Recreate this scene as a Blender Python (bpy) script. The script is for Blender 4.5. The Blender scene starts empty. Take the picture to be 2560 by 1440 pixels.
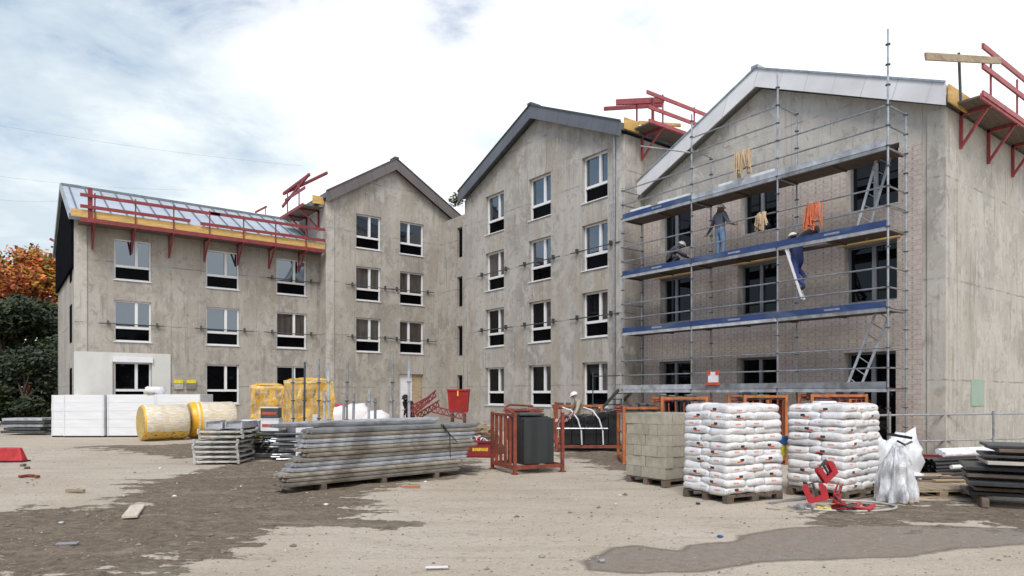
import bpy, math, random
from mathutils import Vector, Matrix
random.seed(7)
R = math.radians
C = bpy.context.scene.collection
sc = bpy.context.scene
# ---------------------------------------------------------------- camera
F, HZ, EYE, YAW = 1700.0, 985.0, 1.7, 37.19      # focal in px (2560 wide), horizon row, eye height, heading
cam = bpy.data.cameras.new('camera'); co = bpy.data.objects.new('camera', cam); C.objects.link(co)
cam.sensor_width = 36; cam.lens = F/2560*36; cam.shift_y = (HZ-720)/2560; cam.clip_start = .1; cam.clip_end = 2000
co.location = (0, 0, EYE); co.rotation_euler = (R(90), 0, R(-YAW)); sc.camera = co
sc.view_settings.view_transform = 'Standard'; sc.view_settings.look = 'None'
sc.view_settings.exposure = 0.43; sc.view_settings.gamma = 1
SUN_EL, SUN_AZ = 52, 225       # azimuth of the place the sun stands, degrees from +X
# ---------------------------------------------------------------- sun
sl = bpy.data.lights.new('sun', 'SUN'); sl.energy = 1.9; sl.angle = R(22); sl.color = (1, .96, .9)
so = bpy.data.objects.new('sun', sl); C.objects.link(so)
sd = Vector((math.cos(R(SUN_EL))*math.cos(R(SUN_AZ)), math.cos(R(SUN_EL))*math.sin(R(SUN_AZ)), math.sin(R(SUN_EL))))
so.rotation_euler = sd.to_track_quat('Z', 'Y').to_euler(); so.location = (0, 0, 40)
# ---------------------------------------------------------------- node helpers
class N:
    def __init__(s, tree): s.t = tree; s.n = tree.nodes; s.l = tree.links
    def new(s, typ, **kw):
        n = s.n.new(typ)
        for k, v in kw.items(): setattr(n, k, v)
        return n
    def put(s, sock, v):
        if isinstance(v, bpy.types.NodeSocket): s.l.new(v, sock)
        elif v is not None: sock.default_value = v
    def math(s, op, a, b=None, clamp=False):
        n = s.new('ShaderNodeMath', operation=op, use_clamp=clamp); s.put(n.inputs[0], a); s.put(n.inputs[1], b); return n.outputs[0]
    def vmul(s, v, k):
        n = s.new('ShaderNodeVectorMath', operation='MULTIPLY'); s.put(n.inputs[0], v); n.inputs[1].default_value = k; return n.outputs[0]
    def noise(s, vec, scale, detail=4, rough=.55, dist=0):
        n = s.new('ShaderNodeTexNoise'); s.put(n.inputs['Vector'], vec); n.inputs['Scale'].default_value = scale
        n.inputs['Detail'].default_value = detail; n.inputs['Roughness'].default_value = rough; n.inputs['Distortion'].default_value = dist
        return n.outputs['Fac']
    def ramp(s, f, stops):
        n = s.new('ShaderNodeValToRGB'); s.put(n.inputs[0], f); e = n.color_ramp.elements
        while len(e) < len(stops): e.new(.5)
        for el, (p, c) in zip(e, stops):
            el.position = p; el.color = (c, c, c, 1) if not hasattr(c, '__len__') else (*c[:3], 1)
        return n.outputs[0]
    def mix(s, f, a, b, mode='MIX'):
        n = s.new('ShaderNodeMix', data_type='RGBA', blend_type=mode)
        s.put(n.inputs[0], f); 
        for i, v in ((6, a), (7, b)):
            if not isinstance(v, bpy.types.NodeSocket) and not hasattr(v, '__len__'): v = (v, v, v)
            if not isinstance(v, bpy.types.NodeSocket): v = (*v[:3], 1)
            s.put(n.inputs[i], v)
        return n.outputs[2]
    def sep(s, v):
        n = s.new('ShaderNodeSeparateXYZ'); s.put(n.inputs[0], v); return n.outputs
    def comb(s, x, y, z):
        n = s.new('ShaderNodeCombineXYZ'); s.put(n.inputs[0], x); s.put(n.inputs[1], y); s.put(n.inputs[2], z); return n.outputs[0]
    def bump(s, h, strength=.3, dist=.02):
        n = s.new('ShaderNodeBump'); s.put(n.inputs['Height'], h); n.inputs['Strength'].default_value = strength; n.inputs['Distance'].default_value = dist
        return n.outputs[0]
def mat(name):
    m = bpy.data.materials.new(name); m.use_nodes = True; m.node_tree.nodes.clear(); g = N(m.node_tree)
    b = g.new('ShaderNodeBsdfPrincipled'); o = g.new('ShaderNodeOutputMaterial'); g.l.new(b.outputs[0], o.inputs[0]); return m, g, b
def simple(name, col, rough=.6, metal=0, var=.25, scale=6, dirt=None, bumps=.15, ior=None, stretch=(1, 1, 1), rnd=0, trans=0):
    m, g, b = mat(name)
    tc = g.new('ShaderNodeTexCoord').outputs['Object']; tc = g.vmul(tc, stretch)
    f = g.noise(tc, scale, 5, .6)
    lo = tuple(c*(1-var) for c in col); hi = tuple(min(1, c*(1+var)) for c in col)
    c = g.mix(g.ramp(f, [(.3, 0), (.7, 1)]), lo, hi)
    if dirt:
        c = g.mix(g.ramp(g.noise(tc, scale*.35, 6, .7), [(.5, 0), (.72, 1)]), c, dirt)
    if rnd:
        oi = g.new('ShaderNodeObjectInfo').outputs['Random']
        c = g.mix(1, c, g.ramp(oi, [(0, 1-rnd), (1, 1)]), 'MULTIPLY')
    g.put(b.inputs['Base Color'], c); b.inputs['Roughness'].default_value = rough; b.inputs['Metallic'].default_value = metal
    if ior: b.inputs['IOR'].default_value = ior
    if trans: b.inputs['Transmission Weight'].default_value = trans
    if bumps: g.put(b.inputs['Normal'], g.bump(g.noise(tc, scale*4, 3), bumps, .01))
    return m
def concrete(name, base=(.365, .347, .317), seam=2.6, zoff=.55, brown=.5):
    m, g, b = mat(name)
    P = g.new('ShaderNodeNewGeometry').outputs['Position']; x, y, z = g.sep(P)
    a = g.math('ADD', x, y)
    v = g.comb(a, g.math('SUBTRACT', x, y), z)
    big = g.noise(v, .35, 4, .6)
    patch = g.noise(v, 1.1, 5, .62, .6)
    streak = g.noise(g.vmul(v, (1, 1, .09)), 4.2, 4, .65)
    fine = g.noise(v, 14, 4, .7)
    lo = tuple(k*.80 for k in base); hi = tuple(min(1, k*1.18) for k in base)
    c = g.mix(g.ramp(big, [(.36, 0), (.62, 1)]), lo, hi)
    c = g.mix(g.ramp(patch, [(.51, 0), (.56, .85)]), c, (base[0]*1.20, base[1]*1.21, base[2]*1.23)); c = g.mix(g.ramp(g.noise(v, 2.3, 6, .7, .8), [(.54, 0), (.62, .7)]), c, (base[0]*.70, base[1]*.69, base[2]*.67)); c = g.mix(g.ramp(g.noise(v, 4.6, 6, .75, .5), [(.55, 0), (.63, .6)]), c, (base[0]*1.35, base[1]*1.36, base[2]*1.38))
    c = g.mix(g.math('MULTIPLY', g.ramp(streak, [(.34, .7), (.46, 0)]), g.ramp(g.noise(v, .55, 3), [(.42, .15), (.58, 1)])), c, (base[0]*.62, base[1]*.58, base[2]*.52))
    c = g.mix(g.ramp(streak, [(.58, 0), (.72, .5)]), c, (base[0]*1.3, base[1]*1.3, base[2]*1.3))
    c = g.mix(g.math('MULTIPLY', g.ramp(g.noise(g.vmul(v, (1, 1, .3)), .8, 3), [(.50, 0), (.64, 1)]), brown), c, (base[0]*.86, base[1]*.76, base[2]*.62))
    c = g.mix(g.ramp(fine, [(.28, .5), (.42, 0)]), c, tuple(k*.5 for k in base))
    # pour joints every floor and formwork panel joints, lighter filler band round the joint
    warp = g.math('MULTIPLY', g.math('SUBTRACT', g.noise(v, 2.2, 3), .5), .09)
    zz = g.math('ADD', g.math('ADD', z, zoff), warp)
    fz = g.math('ABSOLUTE', g.math('SUBTRACT', g.math('FRACT', g.math('DIVIDE', zz, seam)), .5))
    band = g.ramp(g.math('MULTIPLY', g.math('SUBTRACT', fz, .40), 10), [(.0, 0), (.35, .55), (.9, .4)])
    c = g.mix(g.math('MULTIPLY', band, g.ramp(g.noise(v, .9, 3), [(.42, .1), (.58, 1)])), c, (base[0]*1.12, base[1]*1.13, base[2]*1.15))
    line = g.math('GREATER_THAN', fz, .4915)
    fa = g.math('ABSOLUTE', g.math('SUBTRACT', g.math('FRACT', g.math('DIVIDE', a, 1.22)), .5))
    vl = g.math('GREATER_THAN', fa, .4945)
    jn = g.math('MULTIPLY', g.math('MAXIMUM', line, vl), g.ramp(g.noise(v, 1.6, 2), [(.44, .1), (.56, .75)]))
    c = g.mix(jn, c, tuple(k*.5 for k in base))
    # tie holes
    h = g.new('ShaderNodeTexVoronoi', feature='F1'); g.put(h.inputs['Vector'], g.comb(g.math('DIVIDE', a, .9), 0, g.math('DIVIDE', z, .8))); h.inputs['Scale'].default_value = 1; h.inputs['Randomness'].default_value = .55
    hole = g.math('MULTIPLY', g.math('LESS_THAN', h.outputs['Distance'], .036), g.ramp(g.noise(v, 1.3, 1), [(.5, 0), (.54, 1)]))
    c = g.mix(hole, c, tuple(k*.28 for k in base))
    g.put(b.inputs['Base Color'], c); b.inputs['Roughness'].default_value = .85
    g.put(b.inputs['Normal'], g.bump(g.mix(.4, fine, patch), .35, .02))
    return m
def brickmat():
    m, g, b = mat('brick_facing')
    P = g.new('ShaderNodeNewGeometry').outputs['Position']; x, y, z = g.sep(P)
    br = g.new('ShaderNodeTexBrick'); g.put(br.inputs['Vector'], g.comb(g.math('ADD', x, y), z, 0))
    br.inputs['Scale'].default_value = 1; br.inputs['Brick Width'].default_value = .24; br.inputs['Row Height'].default_value = .13
    br.inputs['Mortar Size'].default_value = .012; br.inputs['Color1'].default_value = (.55, .485, .445, 1); br.inputs['Color2'].default_value = (.59, .52, .475, 1)
    br.inputs['Mortar'].default_value = (.45, .39, .355, 1); br.inputs['Mortar Smooth'].default_value = .2
    # dark joint dots on a staggered grid
    row = g.math('FLOOR', g.math('DIVIDE', z, .13))
    off = g.math('MULTIPLY', g.math('MODULO', row, 2.0), .0)
    fa = g.math('ABSOLUTE', g.math('SUBTRACT', g.math('FRACT', g.math('DIVIDE', g.math('ADD', g.math('ADD', x, y), off), .24)), .5))
    fz = g.math('ABSOLUTE', g.math('SUBTRACT', g.math('FRACT', g.math('DIVIDE', z, .13)), .5))
    dot = g.math('MULTIPLY', g.math('LESS_THAN', fa, .12), g.math('LESS_THAN', fz, .22))
    n = g.noise(P, 9, 4); n2 = g.noise(P, .7, 4)
    dot = g.math('MULTIPLY', dot, g.ramp(g.noise(P, 2.5, 3), [(.38, .1), (.62, .6)]))
    c = g.mix(dot, br.outputs['Color'], (.20, .15, .125))
    c = g.mix(1, c, g.ramp(n, [(.3, .78), (.7, 1.0)]), 'MULTIPLY')
    c = g.mix(1, c, g.ramp(n2, [(.3, .84), (.7, 1.0)]), 'MULTIPLY')
    g.put(b.inputs['Base Color'], c); b.inputs['Roughness'].default_value = .85
    g.put(b.inputs['Normal'], g.bump(br.outputs['Fac'], -.3, .01))
    return m
def cladding(name, col, pitch, metal=.0, rough=.45, seamdark=.55, axis=None):
    m, g, b = mat(name)
    P = g.new('ShaderNodeNewGeometry').outputs['Position']; x, y, z = g.sep(P)
    a = g.math('ADD', x, y)
    a2 = g.math('ADD', a, g.math('MULTIPLY', z, .35))
    f = g.math('ABSOLUTE', g.math('SUBTRACT', g.math('FRACT', g.math('DIVIDE', a2, pitch)), .5))
    ln = g.math('GREATER_THAN', f, .482)
    c = g.mix(g.ramp(g.noise(P, 1.2, 4), [(.3, 0), (.7, 1)]), tuple(k*.88 for k in col), tuple(min(1, k*1.08) for k in col))
    pan = g.new('ShaderNodeTexWhiteNoise', noise_dimensions='1D'); g.put(pan.inputs['W'], g.math('FLOOR', g.math('ADD', g.math('DIVIDE', a2, pitch), 0)))
    c = g.mix(1, c, g.ramp(pan.outputs['Value'], [(0, .9), (1, 1)]), 'MULTIPLY')
    c = g.mix(ln, c, tuple(k*seamdark for k in col))
    g.put(b.inputs['Base Color'], c); b.inputs['Roughness'].default_value = rough; b.inputs['Metallic'].default_value = metal
    g.put(b.inputs['Normal'], g.bump(g.noise(P, 3, 2), .12, .02))
    return m
def glassmat(name, base, ior=2.5, stripes=False):
    m, g, b = mat(name)
    P = g.new('ShaderNodeNewGeometry').outputs['Position']
    c = g.mix(g.ramp(g.noise(g.vmul(P, (6, 6, .4)) if stripes else P, 1.5, 3), [(.4, 0), (.6, 1)]), tuple(k*.5 for k in base), base)
    g.put(b.inputs['Base Color'], c); b.inputs['Roughness'].default_value = .03; b.inputs['IOR'].default_value = ior; b.inputs['Specular Tint'].default_value = (.78, .89, 1, 1)
    g.put(b.inputs['Normal'], g.bump(g.noise(P, 1.1, 1), .05, .02))
    return m
# ---------------------------------------------------------------- sky
w = bpy.data.worlds.new('World'); sc.world = w; w.use_nodes = True; w.node_tree.nodes.clear(); g = N(w.node_tree)
out = g.new('ShaderNodeOutputWorld')
sky = g.new('ShaderNodeTexSky', sky_type='NISHITA'); sky.sun_disc = False; sky.sun_elevation = R(SUN_EL); sky.sun_rotation = R(90-SUN_AZ)
sky.air_density = 1.0; sky.dust_density = 1.5
bg1 = g.new('ShaderNodeBackground'); bg1.inputs[1].default_value = .13; g.l.new(sky.outputs[0], bg1.inputs[0])
D = g.new('ShaderNodeTexCoord').outputs['Generated']; dx, dy, dz = g.sep(D)
dzc = g.math('MAXIMUM', dz, .03)
cp = g.comb(g.math('DIVIDE', dx, g.math('ADD', dzc, .15)), g.math('DIVIDE', dy, g.math('ADD', dzc, .15)), dz)
n1 = g.noise(cp, .95, 9, .58, .5); n2 = g.noise(cp, 2.6, 8, .6, .4)
# more blue towards the upper left of the view
lr = g.math('SUBTRACT', g.math('MULTIPLY', dx, .7966), g.math('MULTIPLY', dy, .6045))     # + = right of view
fill = g.math('ADD', g.math('MULTIPLY', n1, .45), g.math('MULTIPLY', n2, .55))
bias = g.math('ADD', g.math('MULTIPLY', lr, .30), g.math('MULTIPLY', g.math('SUBTRACT', .385, dz), 1.15))
cov = g.math('ADD', fill, bias)
mask = g.ramp(cov, [(.27, .12), (.36, .72), (.44, 1)])
ccol = g.ramp(g.math('ADD', g.noise(cp, 1.4, 6, .55), g.math('MULTIPLY', lr, .30)), [(.28, (.52, .60, .66)), (.38, (.68, .74, .77)), (.46, (.80, .83, .85)), (.55, (.92, .93, .94))])
bg2 = g.new('ShaderNodeBackground'); g.l.new(ccol, bg2.inputs[0]); bg2.inputs[1].default_value = 1.0
ms = g.new('ShaderNodeMixShader'); g.l.new(mask, ms.inputs[0]); g.l.new(bg1.outputs[0], ms.inputs[1]); g.l.new(bg2.outputs[0], ms.inputs[2]); g.l.new(ms.outputs[0], out.inputs[0])
# ---------------------------------------------------------------- projection of photo measurements onto real planes
ca, sa = math.cos(R(YAW)), math.sin(R(YAW))
FW, RT = Vector((sa, ca, 0)), Vector((ca, -sa, 0))
def ray(px, py=HZ): return FW + RT*((px-1280)/F) + Vector((0, 0, -(py-HZ)/F))
def onx(px, py, X): r = ray(px, py); t = X/r.x; return Vector((X, r.y*t, EYE+r.z*t))
def ony(px, py, Y): r = ray(px, py); t = Y/r.y; return Vector((r.x*t, Y, EYE+r.z*t))
def ond(px, py, d): r = ray(px, py); return Vector((r.x*d, r.y*d, EYE+r.z*d))
def gp(px, py, z=0): return ond(px, py, (EYE-z)*F/(py-HZ))
def cyaw(a): return R(a-YAW)       # angle measured from the camera's right, to world
# ---------------------------------------------------------------- mesh builder
class MB:
    def __init__(s): s.v = []; s.f = []; s.mi = []; s.cur = 0
    def quad(s, *p):
        i = len(s.v); s.v += [Vector(q) for q in p]; s.f.append(tuple(range(i, i+len(p)))); s.mi.append(s.cur); return s
    def hexa(s, c):            # 8 corners: bottom 4 ccw, top 4 ccw
        i = len(s.v); s.v += [Vector(q) for q in c]
        for f in ((0, 3, 2, 1), (4, 5, 6, 7), (0, 1, 5, 4), (1, 2, 6, 5), (2, 3, 7, 6), (3, 0, 4, 7)):
            s.f.append(tuple(i+k for k in f)); s.mi.append(s.cur)
        return s
    def box(s, lo, hi, M=None):
        (a, b, c), (d, e, f) = lo, hi
        p = [Vector(q) for q in ((a, b, c), (d, b, c), (d, e, c), (a, e, c), (a, b, f), (d, b, f), (d, e, f), (a, e, f))]
        if M is not None: p = [M @ q for q in p]
        return s.hexa(p)
    def beam(s, a, b, w=.05, h=.05, up=(0, 0, 1)):
        a, b = Vector(a), Vector(b); d = (b-a).normalized(); u = Vector(up)
        if abs(d.dot(u)) > .98: u = Vector((1, 0, 0))
        x = d.cross(u).normalized(); y = x.cross(d)
        q = [x*w/2*i+y*h/2*j for i, j in ((-1, -1), (1, -1), (1, 1), (-1, 1))]
        return s.hexa([a+k for k in q]+[b+k for k in q])
    def tube(s, pts, r=.024, n=8, r2=None, caps=True):
        pts = [Vector(p) for p in pts]; i0 = len(s.v); m = len(pts)
        for k, p in enumerate(pts):
            d = (pts[min(k+1, m-1)]-pts[max(k-1, 0)]).normalized(); u = Vector((0, 0, 1)) if abs(d.z) < .9 else Vector((1, 0, 0))
            x = d.cross(u).normalized(); y = x.cross(d)
            rr = r if r2 is None else r+(r2-r)*k/(m-1)
            for j in range(n): t = 2*math.pi*j/n; s.v.append(p+x*rr*math.cos(t)+y*rr*math.sin(t))
        for k in range(m-1):
            for j in range(n):
                s.f.append((i0+k*n+j, i0+k*n+(j+1) % n, i0+(k+1)*n+(j+1) % n, i0+(k+1)*n+j)); s.mi.append(s.cur)
        if caps:
            s.f.append(tuple(i0+j for j in reversed(range(n)))); s.f.append(tuple(i0+(m-1)*n+j for j in range(n))); s.mi += [s.cur, s.cur]
        return s
    def prism(s, poly, off):   # planar polygon swept by off
        i = len(s.v); n = len(poly); off = Vector(off); s.v += [Vector(p) for p in poly]+[Vector(p)+off for p in poly]
        s.f.append(tuple(range(i, i+n))); s.f.append(tuple(i+n+k for k in reversed(range(n)))); s.mi += [s.cur]*2
        for k in range(n): s.f.append((i+k, i+n+k, i+n+(k+1) % n, i+(k+1) % n)); s.mi.append(s.cur)
        return s
    def build(s, name, mats, parent=None, M=None, smooth=False, bevel=0):
        me = bpy.data.meshes.new(name); inv = None
        vs = s.v
        if M is not None: vs = [M @ v for v in vs]
        if parent is not None and not getattr(s, 'local', False):
            iw = (Matrix.Translation(parent.location) @ parent.rotation_euler.to_matrix().to_4x4()).inverted(); vs = [iw @ v for v in vs]
        me.from_pydata([tuple(v) for v in vs], [], s.f)
        if not isinstance(mats, (list, tuple)): mats = [mats]
        for m in mats: me.materials.append(m)
        if len(mats) > 1: me.polygons.foreach_set('material_index', s.mi)
        me.validate(); me.update()
        import bmesh
        bm = bmesh.new(); bm.from_mesh(me); bmesh.ops.recalc_face_normals(bm, faces=bm.faces); bm.to_mesh(me); bm.free()
        if smooth: me.polygons.foreach_set('use_smooth', [True]*len(me.polygons))
        o = bpy.data.objects.new(name, me); C.objects.link(o)
        if parent is not None: o.parent = parent
        if bevel:
            md = o.modifiers.new('bevel', 'BEVEL'); md.width = bevel; md.segments = 2; md.limit_method = 'ANGLE'
        return o
def L(): m = MB(); m.local = True; return m
def tag(o, label=None, cat=None, group=None, kind=None):
    if label: o['label'] = label
    if cat: o['category'] = cat
    if group: o['group'] = group
    if kind: o['kind'] = kind
    return o
def thing(name, label, cat, loc=(0, 0, 0), rz=0, group=None):
    o = bpy.data.objects.new(name, None); C.objects.link(o); o.location = loc; o.rotation_euler = (0, 0, rz); o.empty_display_size = .2
    return tag(o, label, cat, group)
def kids(o): return [c for c in KIDS.get(o.name, [])]
def dup(o, loc=None, rz=None, label=None, parent=None, scale=None):
    c = o.copy(); C.objects.link(c)
    if parent is not None: c.parent = parent
    if loc is not None: c.location = loc
    if rz is not None: c.rotation_euler = (0, 0, rz) if not hasattr(rz, '__len__') else rz
    if label: c['label'] = label
    if scale: c.scale = scale
    for ch in list(o.children): dup(ch, parent=c)
    return c
def child_copy(o, parent, loc=None):
    c = o.copy(); C.objects.link(c); c.parent = parent
    if loc is not None: c.location = loc
    return c
# ---------------------------------------------------------------- materials
M_con = concrete('concrete_wall'); M_con2 = concrete('concrete_wall_pale', (.415, .397, .362), brown=.25); M_conA = concrete('concrete_wall_brownish', (.35, .329, .297), brown=.35)
M_brick = brickmat()
M_clD = cladding('light_grey_verge_cladding', (.70, .71, .73), .95, seamdark=.75); M_clC = cladding('slate_grey_verge_cladding', (.125, .135, .155), .75, seamdark=.6); M_clB = cladding('brown_grey_verge_cladding', (.135, .115, .118), .9)
M_roofA = simple('metal_roof', (.62, .68, .72), .28, .35, .12, .8, bumps=.03); M_seam = simple('roof_seam', (.16, .19, .22), .5, .3)
M_white = simple('white_frame', (.74, .75, .77), .35, 0, .05, 3, bumps=0); M_dframe = simple('grey_frame', (.20, .21, .235), .4, .2, .1, bumps=0)
M_glass = glassmat('window_glass', (.010, .012, .018), 2.7); M_glassdark = glassmat('spandrel_glass', (.003, .003, .004), 1.12); M_curt = glassmat('window_glass_curtain', (.085, .07, .06), 1.8, True)
M_glassD = glassmat('door_glass', (.004, .004, .005), 1.38)
M_red = simple('red_painted_steel', (.24, .032, .040), .5, .1, .25, 5, (.16, .05, .04)); M_redl = simple('faded_red_steel', (.36, .07, .08), .5, .1, .25, 5, (.2, .07, .06))
M_rust = simple('rust_orange_steel', (.24, .055, .032), .75, .05, .35, 8, (.09, .035, .025)); M_orange = simple('orange_steel', (.46, .15, .045), .6, .05, .3, 5, (.17, .07, .035))
M_yel = simple('yellow_board', (.62, .40, .13), .6, 0, .25, 3, (.34, .22, .09), stretch=(1, 1, 6)); M_galv = simple('galvanised_steel', (.40, .42, .45), .38, .75, .25, 7, (.22, .22, .22))
M_galvl = simple('pale_galvanised_steel', (.54, .57, .61), .45, .3, .3, 4, (.26, .25, .24), rnd=.55)
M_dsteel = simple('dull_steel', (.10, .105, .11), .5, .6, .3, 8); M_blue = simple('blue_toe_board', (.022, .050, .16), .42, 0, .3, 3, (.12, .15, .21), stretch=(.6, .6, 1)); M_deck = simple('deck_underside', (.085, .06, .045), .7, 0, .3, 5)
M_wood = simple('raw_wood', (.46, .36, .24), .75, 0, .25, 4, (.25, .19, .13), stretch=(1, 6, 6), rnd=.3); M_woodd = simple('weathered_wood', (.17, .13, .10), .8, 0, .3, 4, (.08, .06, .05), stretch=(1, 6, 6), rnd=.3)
M_black = simple('black_rubber', (.014, .015, .016), .35, 0, .3, 5); M_blackp = simple('black_panel', (.03, .034, .036), .45, 0, .3, 1.5, stretch=(6, 6, .3))
M_film = simple('white_film', (.72, .74, .77), .28, 0, .1, 5, bumps=.25); M_eps = simple('white_wrapped_insulation', (.74, .76, .79), .4, 0, .06, 2, (.60, .62, .65), stretch=(.5, .5, 7), bumps=.3)
M_yfilm = simple('yellow_printed_film', (.78, .42, .03), .32, 0, .15, 3, (.66, .55, .36), bumps=.4)
M_bag = None
M_block = simple('concrete_block', (.40, .365, .29), .9, 0, .2, 7, (.27, .24, .19), rnd=.25, bumps=.4); M_bark = simple('bark', (.07, .055, .045), .9, 0, .3, 5)
M_skin = simple('skin', (.42, .25, .17), .5, 0, .05); M_hat = simple('white_helmet', (.78, .78, .76), .3, 0, .04, bumps=0); M_shoe = simple('boots', (.05, .035, .025), .7)
M_render = simple('white_render', (.60, .60, .57), .8, 0, .05, 1.5, (.52, .52, .49)); M_green = simple('green_patch', (.30, .40, .335), .8, 0, .06, 2)
M_mem = simple('black_membrane', (.008, .008, .010), .95, 0, .3, 3, ior=1.05); M_pave = simple('stone', (.40, .36, .30), .9, 0, .3, 8, rnd=.4)

def leafmat(name, cols, trans=.15):
    m, g, b = mat(name)
    P = g.new('ShaderNodeNewGeometry')
    f = P.outputs['Random Per Island']
    big = g.noise(P.outputs['Position'], .45, 3)
    k = g.math('ADD', g.math('MULTIPLY', f, .45), g.math('MULTIPLY', big, .75))
    n = len(cols); c = g.ramp(k, [(.22+.56*i/(n-1), cl) for i, cl in enumerate(cols)])
    c = g.mix(1, c, g.ramp(g.math('FRACT', g.math('MULTIPLY', f, 17.3)), [(0, .55), (1, 1)]), 'MULTIPLY')
    g.put(b.inputs['Base Color'], c); b.inputs['Roughness'].default_value = .6
    return m
M_autumn = leafmat('autumn_leaves', [(.02, .045, .008), (.06, .10, .012), (.30, .22, .02), (.62, .26, .015), (.60, .12, .012), (.28, .05, .012)]); M_dark = leafmat('evergreen_leaves', [(.008, .016, .006), (.022, .04, .012), (.05, .07, .018)])
M_green_l = leafmat('green_leaves', [(.015, .03, .008), (.03, .06, .012), (.07, .10, .02)])
# ================================================================= GROUND
def pts(l): return [gp(a, b) for a, b in l]
def poly_sd(p, poly):      # signed distance, + inside
    ins = False; dm = 1e9; n = len(poly)
    for i in range(n):
        a, b = poly[i], poly[(i+1) % n]
        if (a[1] > p[1]) != (b[1] > p[1]) and p[0] < (b[0]-a[0])*(p[1]-a[1])/(b[1]-a[1])+a[0]: ins = not ins
        ex, ey = b[0]-a[0], b[1]-a[1]; q = max(0, min(1, ((p[0]-a[0])*ex+(p[1]-a[1])*ey)/(ex*ex+ey*ey+1e-9)))
        dm = min(dm, math.hypot(p[0]-a[0]-q*ex, p[1]-a[1]-q*ey))
    return dm if ins else -dm
damp_polys = [pts([(300, 1272), (345, 1210), (480, 1182), (560, 1168), (700, 1150), (760, 1140), (1180, 1150), (1170, 1185), (880, 1235), (985, 1322), (850, 1312), (700, 1318), (640, 1335), (560, 1398), (450, 1398), (330, 1430), (150, 1500), (-60, 1440), (-200, 1330), (60, 1268)]),
              pts([(100, 1102), (330, 1112), (480, 1108), (720, 1100), (700, 1140), (500, 1150), (420, 1140), (200, 1115)]),
              pts([(2020, 1282), (2200, 1262), (2400, 1255), (2700, 1290), (2700, 1335), (2300, 1312), (2080, 1318)]),
              pts([(1400, 1095), (1560, 1100), (1700, 1180), (1600, 1200), (1520, 1170), (1400, 1140)])]
wet_polys = [pts([(1450, 1404), (1490, 1392), (1530, 1368), (1590, 1364), (1700, 1378), (1720, 1364), (1840, 1352), (1850, 1338), (1900, 1330), (1960, 1320), (2060, 1316), (2250, 1312), (2600, 1322), (2600, 1358), (2400, 1372), (2280, 1392), (1960, 1402), (1830, 1415), (1760, 1430), (1560, 1434), (1470, 1424)])]
def sheet(name, x0, x1, y0, y1, st, fn, m, z=0.0):
    nx, ny = int((x1-x0)/st)+1, int((y1-y0)/st)+1
    vs = []; a1 = []; a2 = []
    for j in range(ny):
        for i in range(nx):
            x, y = x0+(x1-x0)*i/(nx-1), y0+(y1-y0)*j/(ny-1); h, d, wt = fn(x, y); vs.append((x, y, z+h)); a1.append(d); a2.append(wt)
    fs = [(j*nx+i, j*nx+i+1, (j+1)*nx+i+1, (j+1)*nx+i) for j in range(ny-1) for i in range(nx-1)]
    me = bpy.data.meshes.new(name); me.from_pydata(vs, [], fs)
    for nm, arr in (('damp', a1), ('wet', a2)):
        at = me.attributes.new(nm, 'FLOAT', 'POINT'); at.data.foreach_set('value', arr)
    me.materials.append(m); me.polygons.foreach_set('use_smooth', [True]*len(fs)); o = bpy.data.objects.new(name, me); C.objects.link(o); return o
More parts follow.
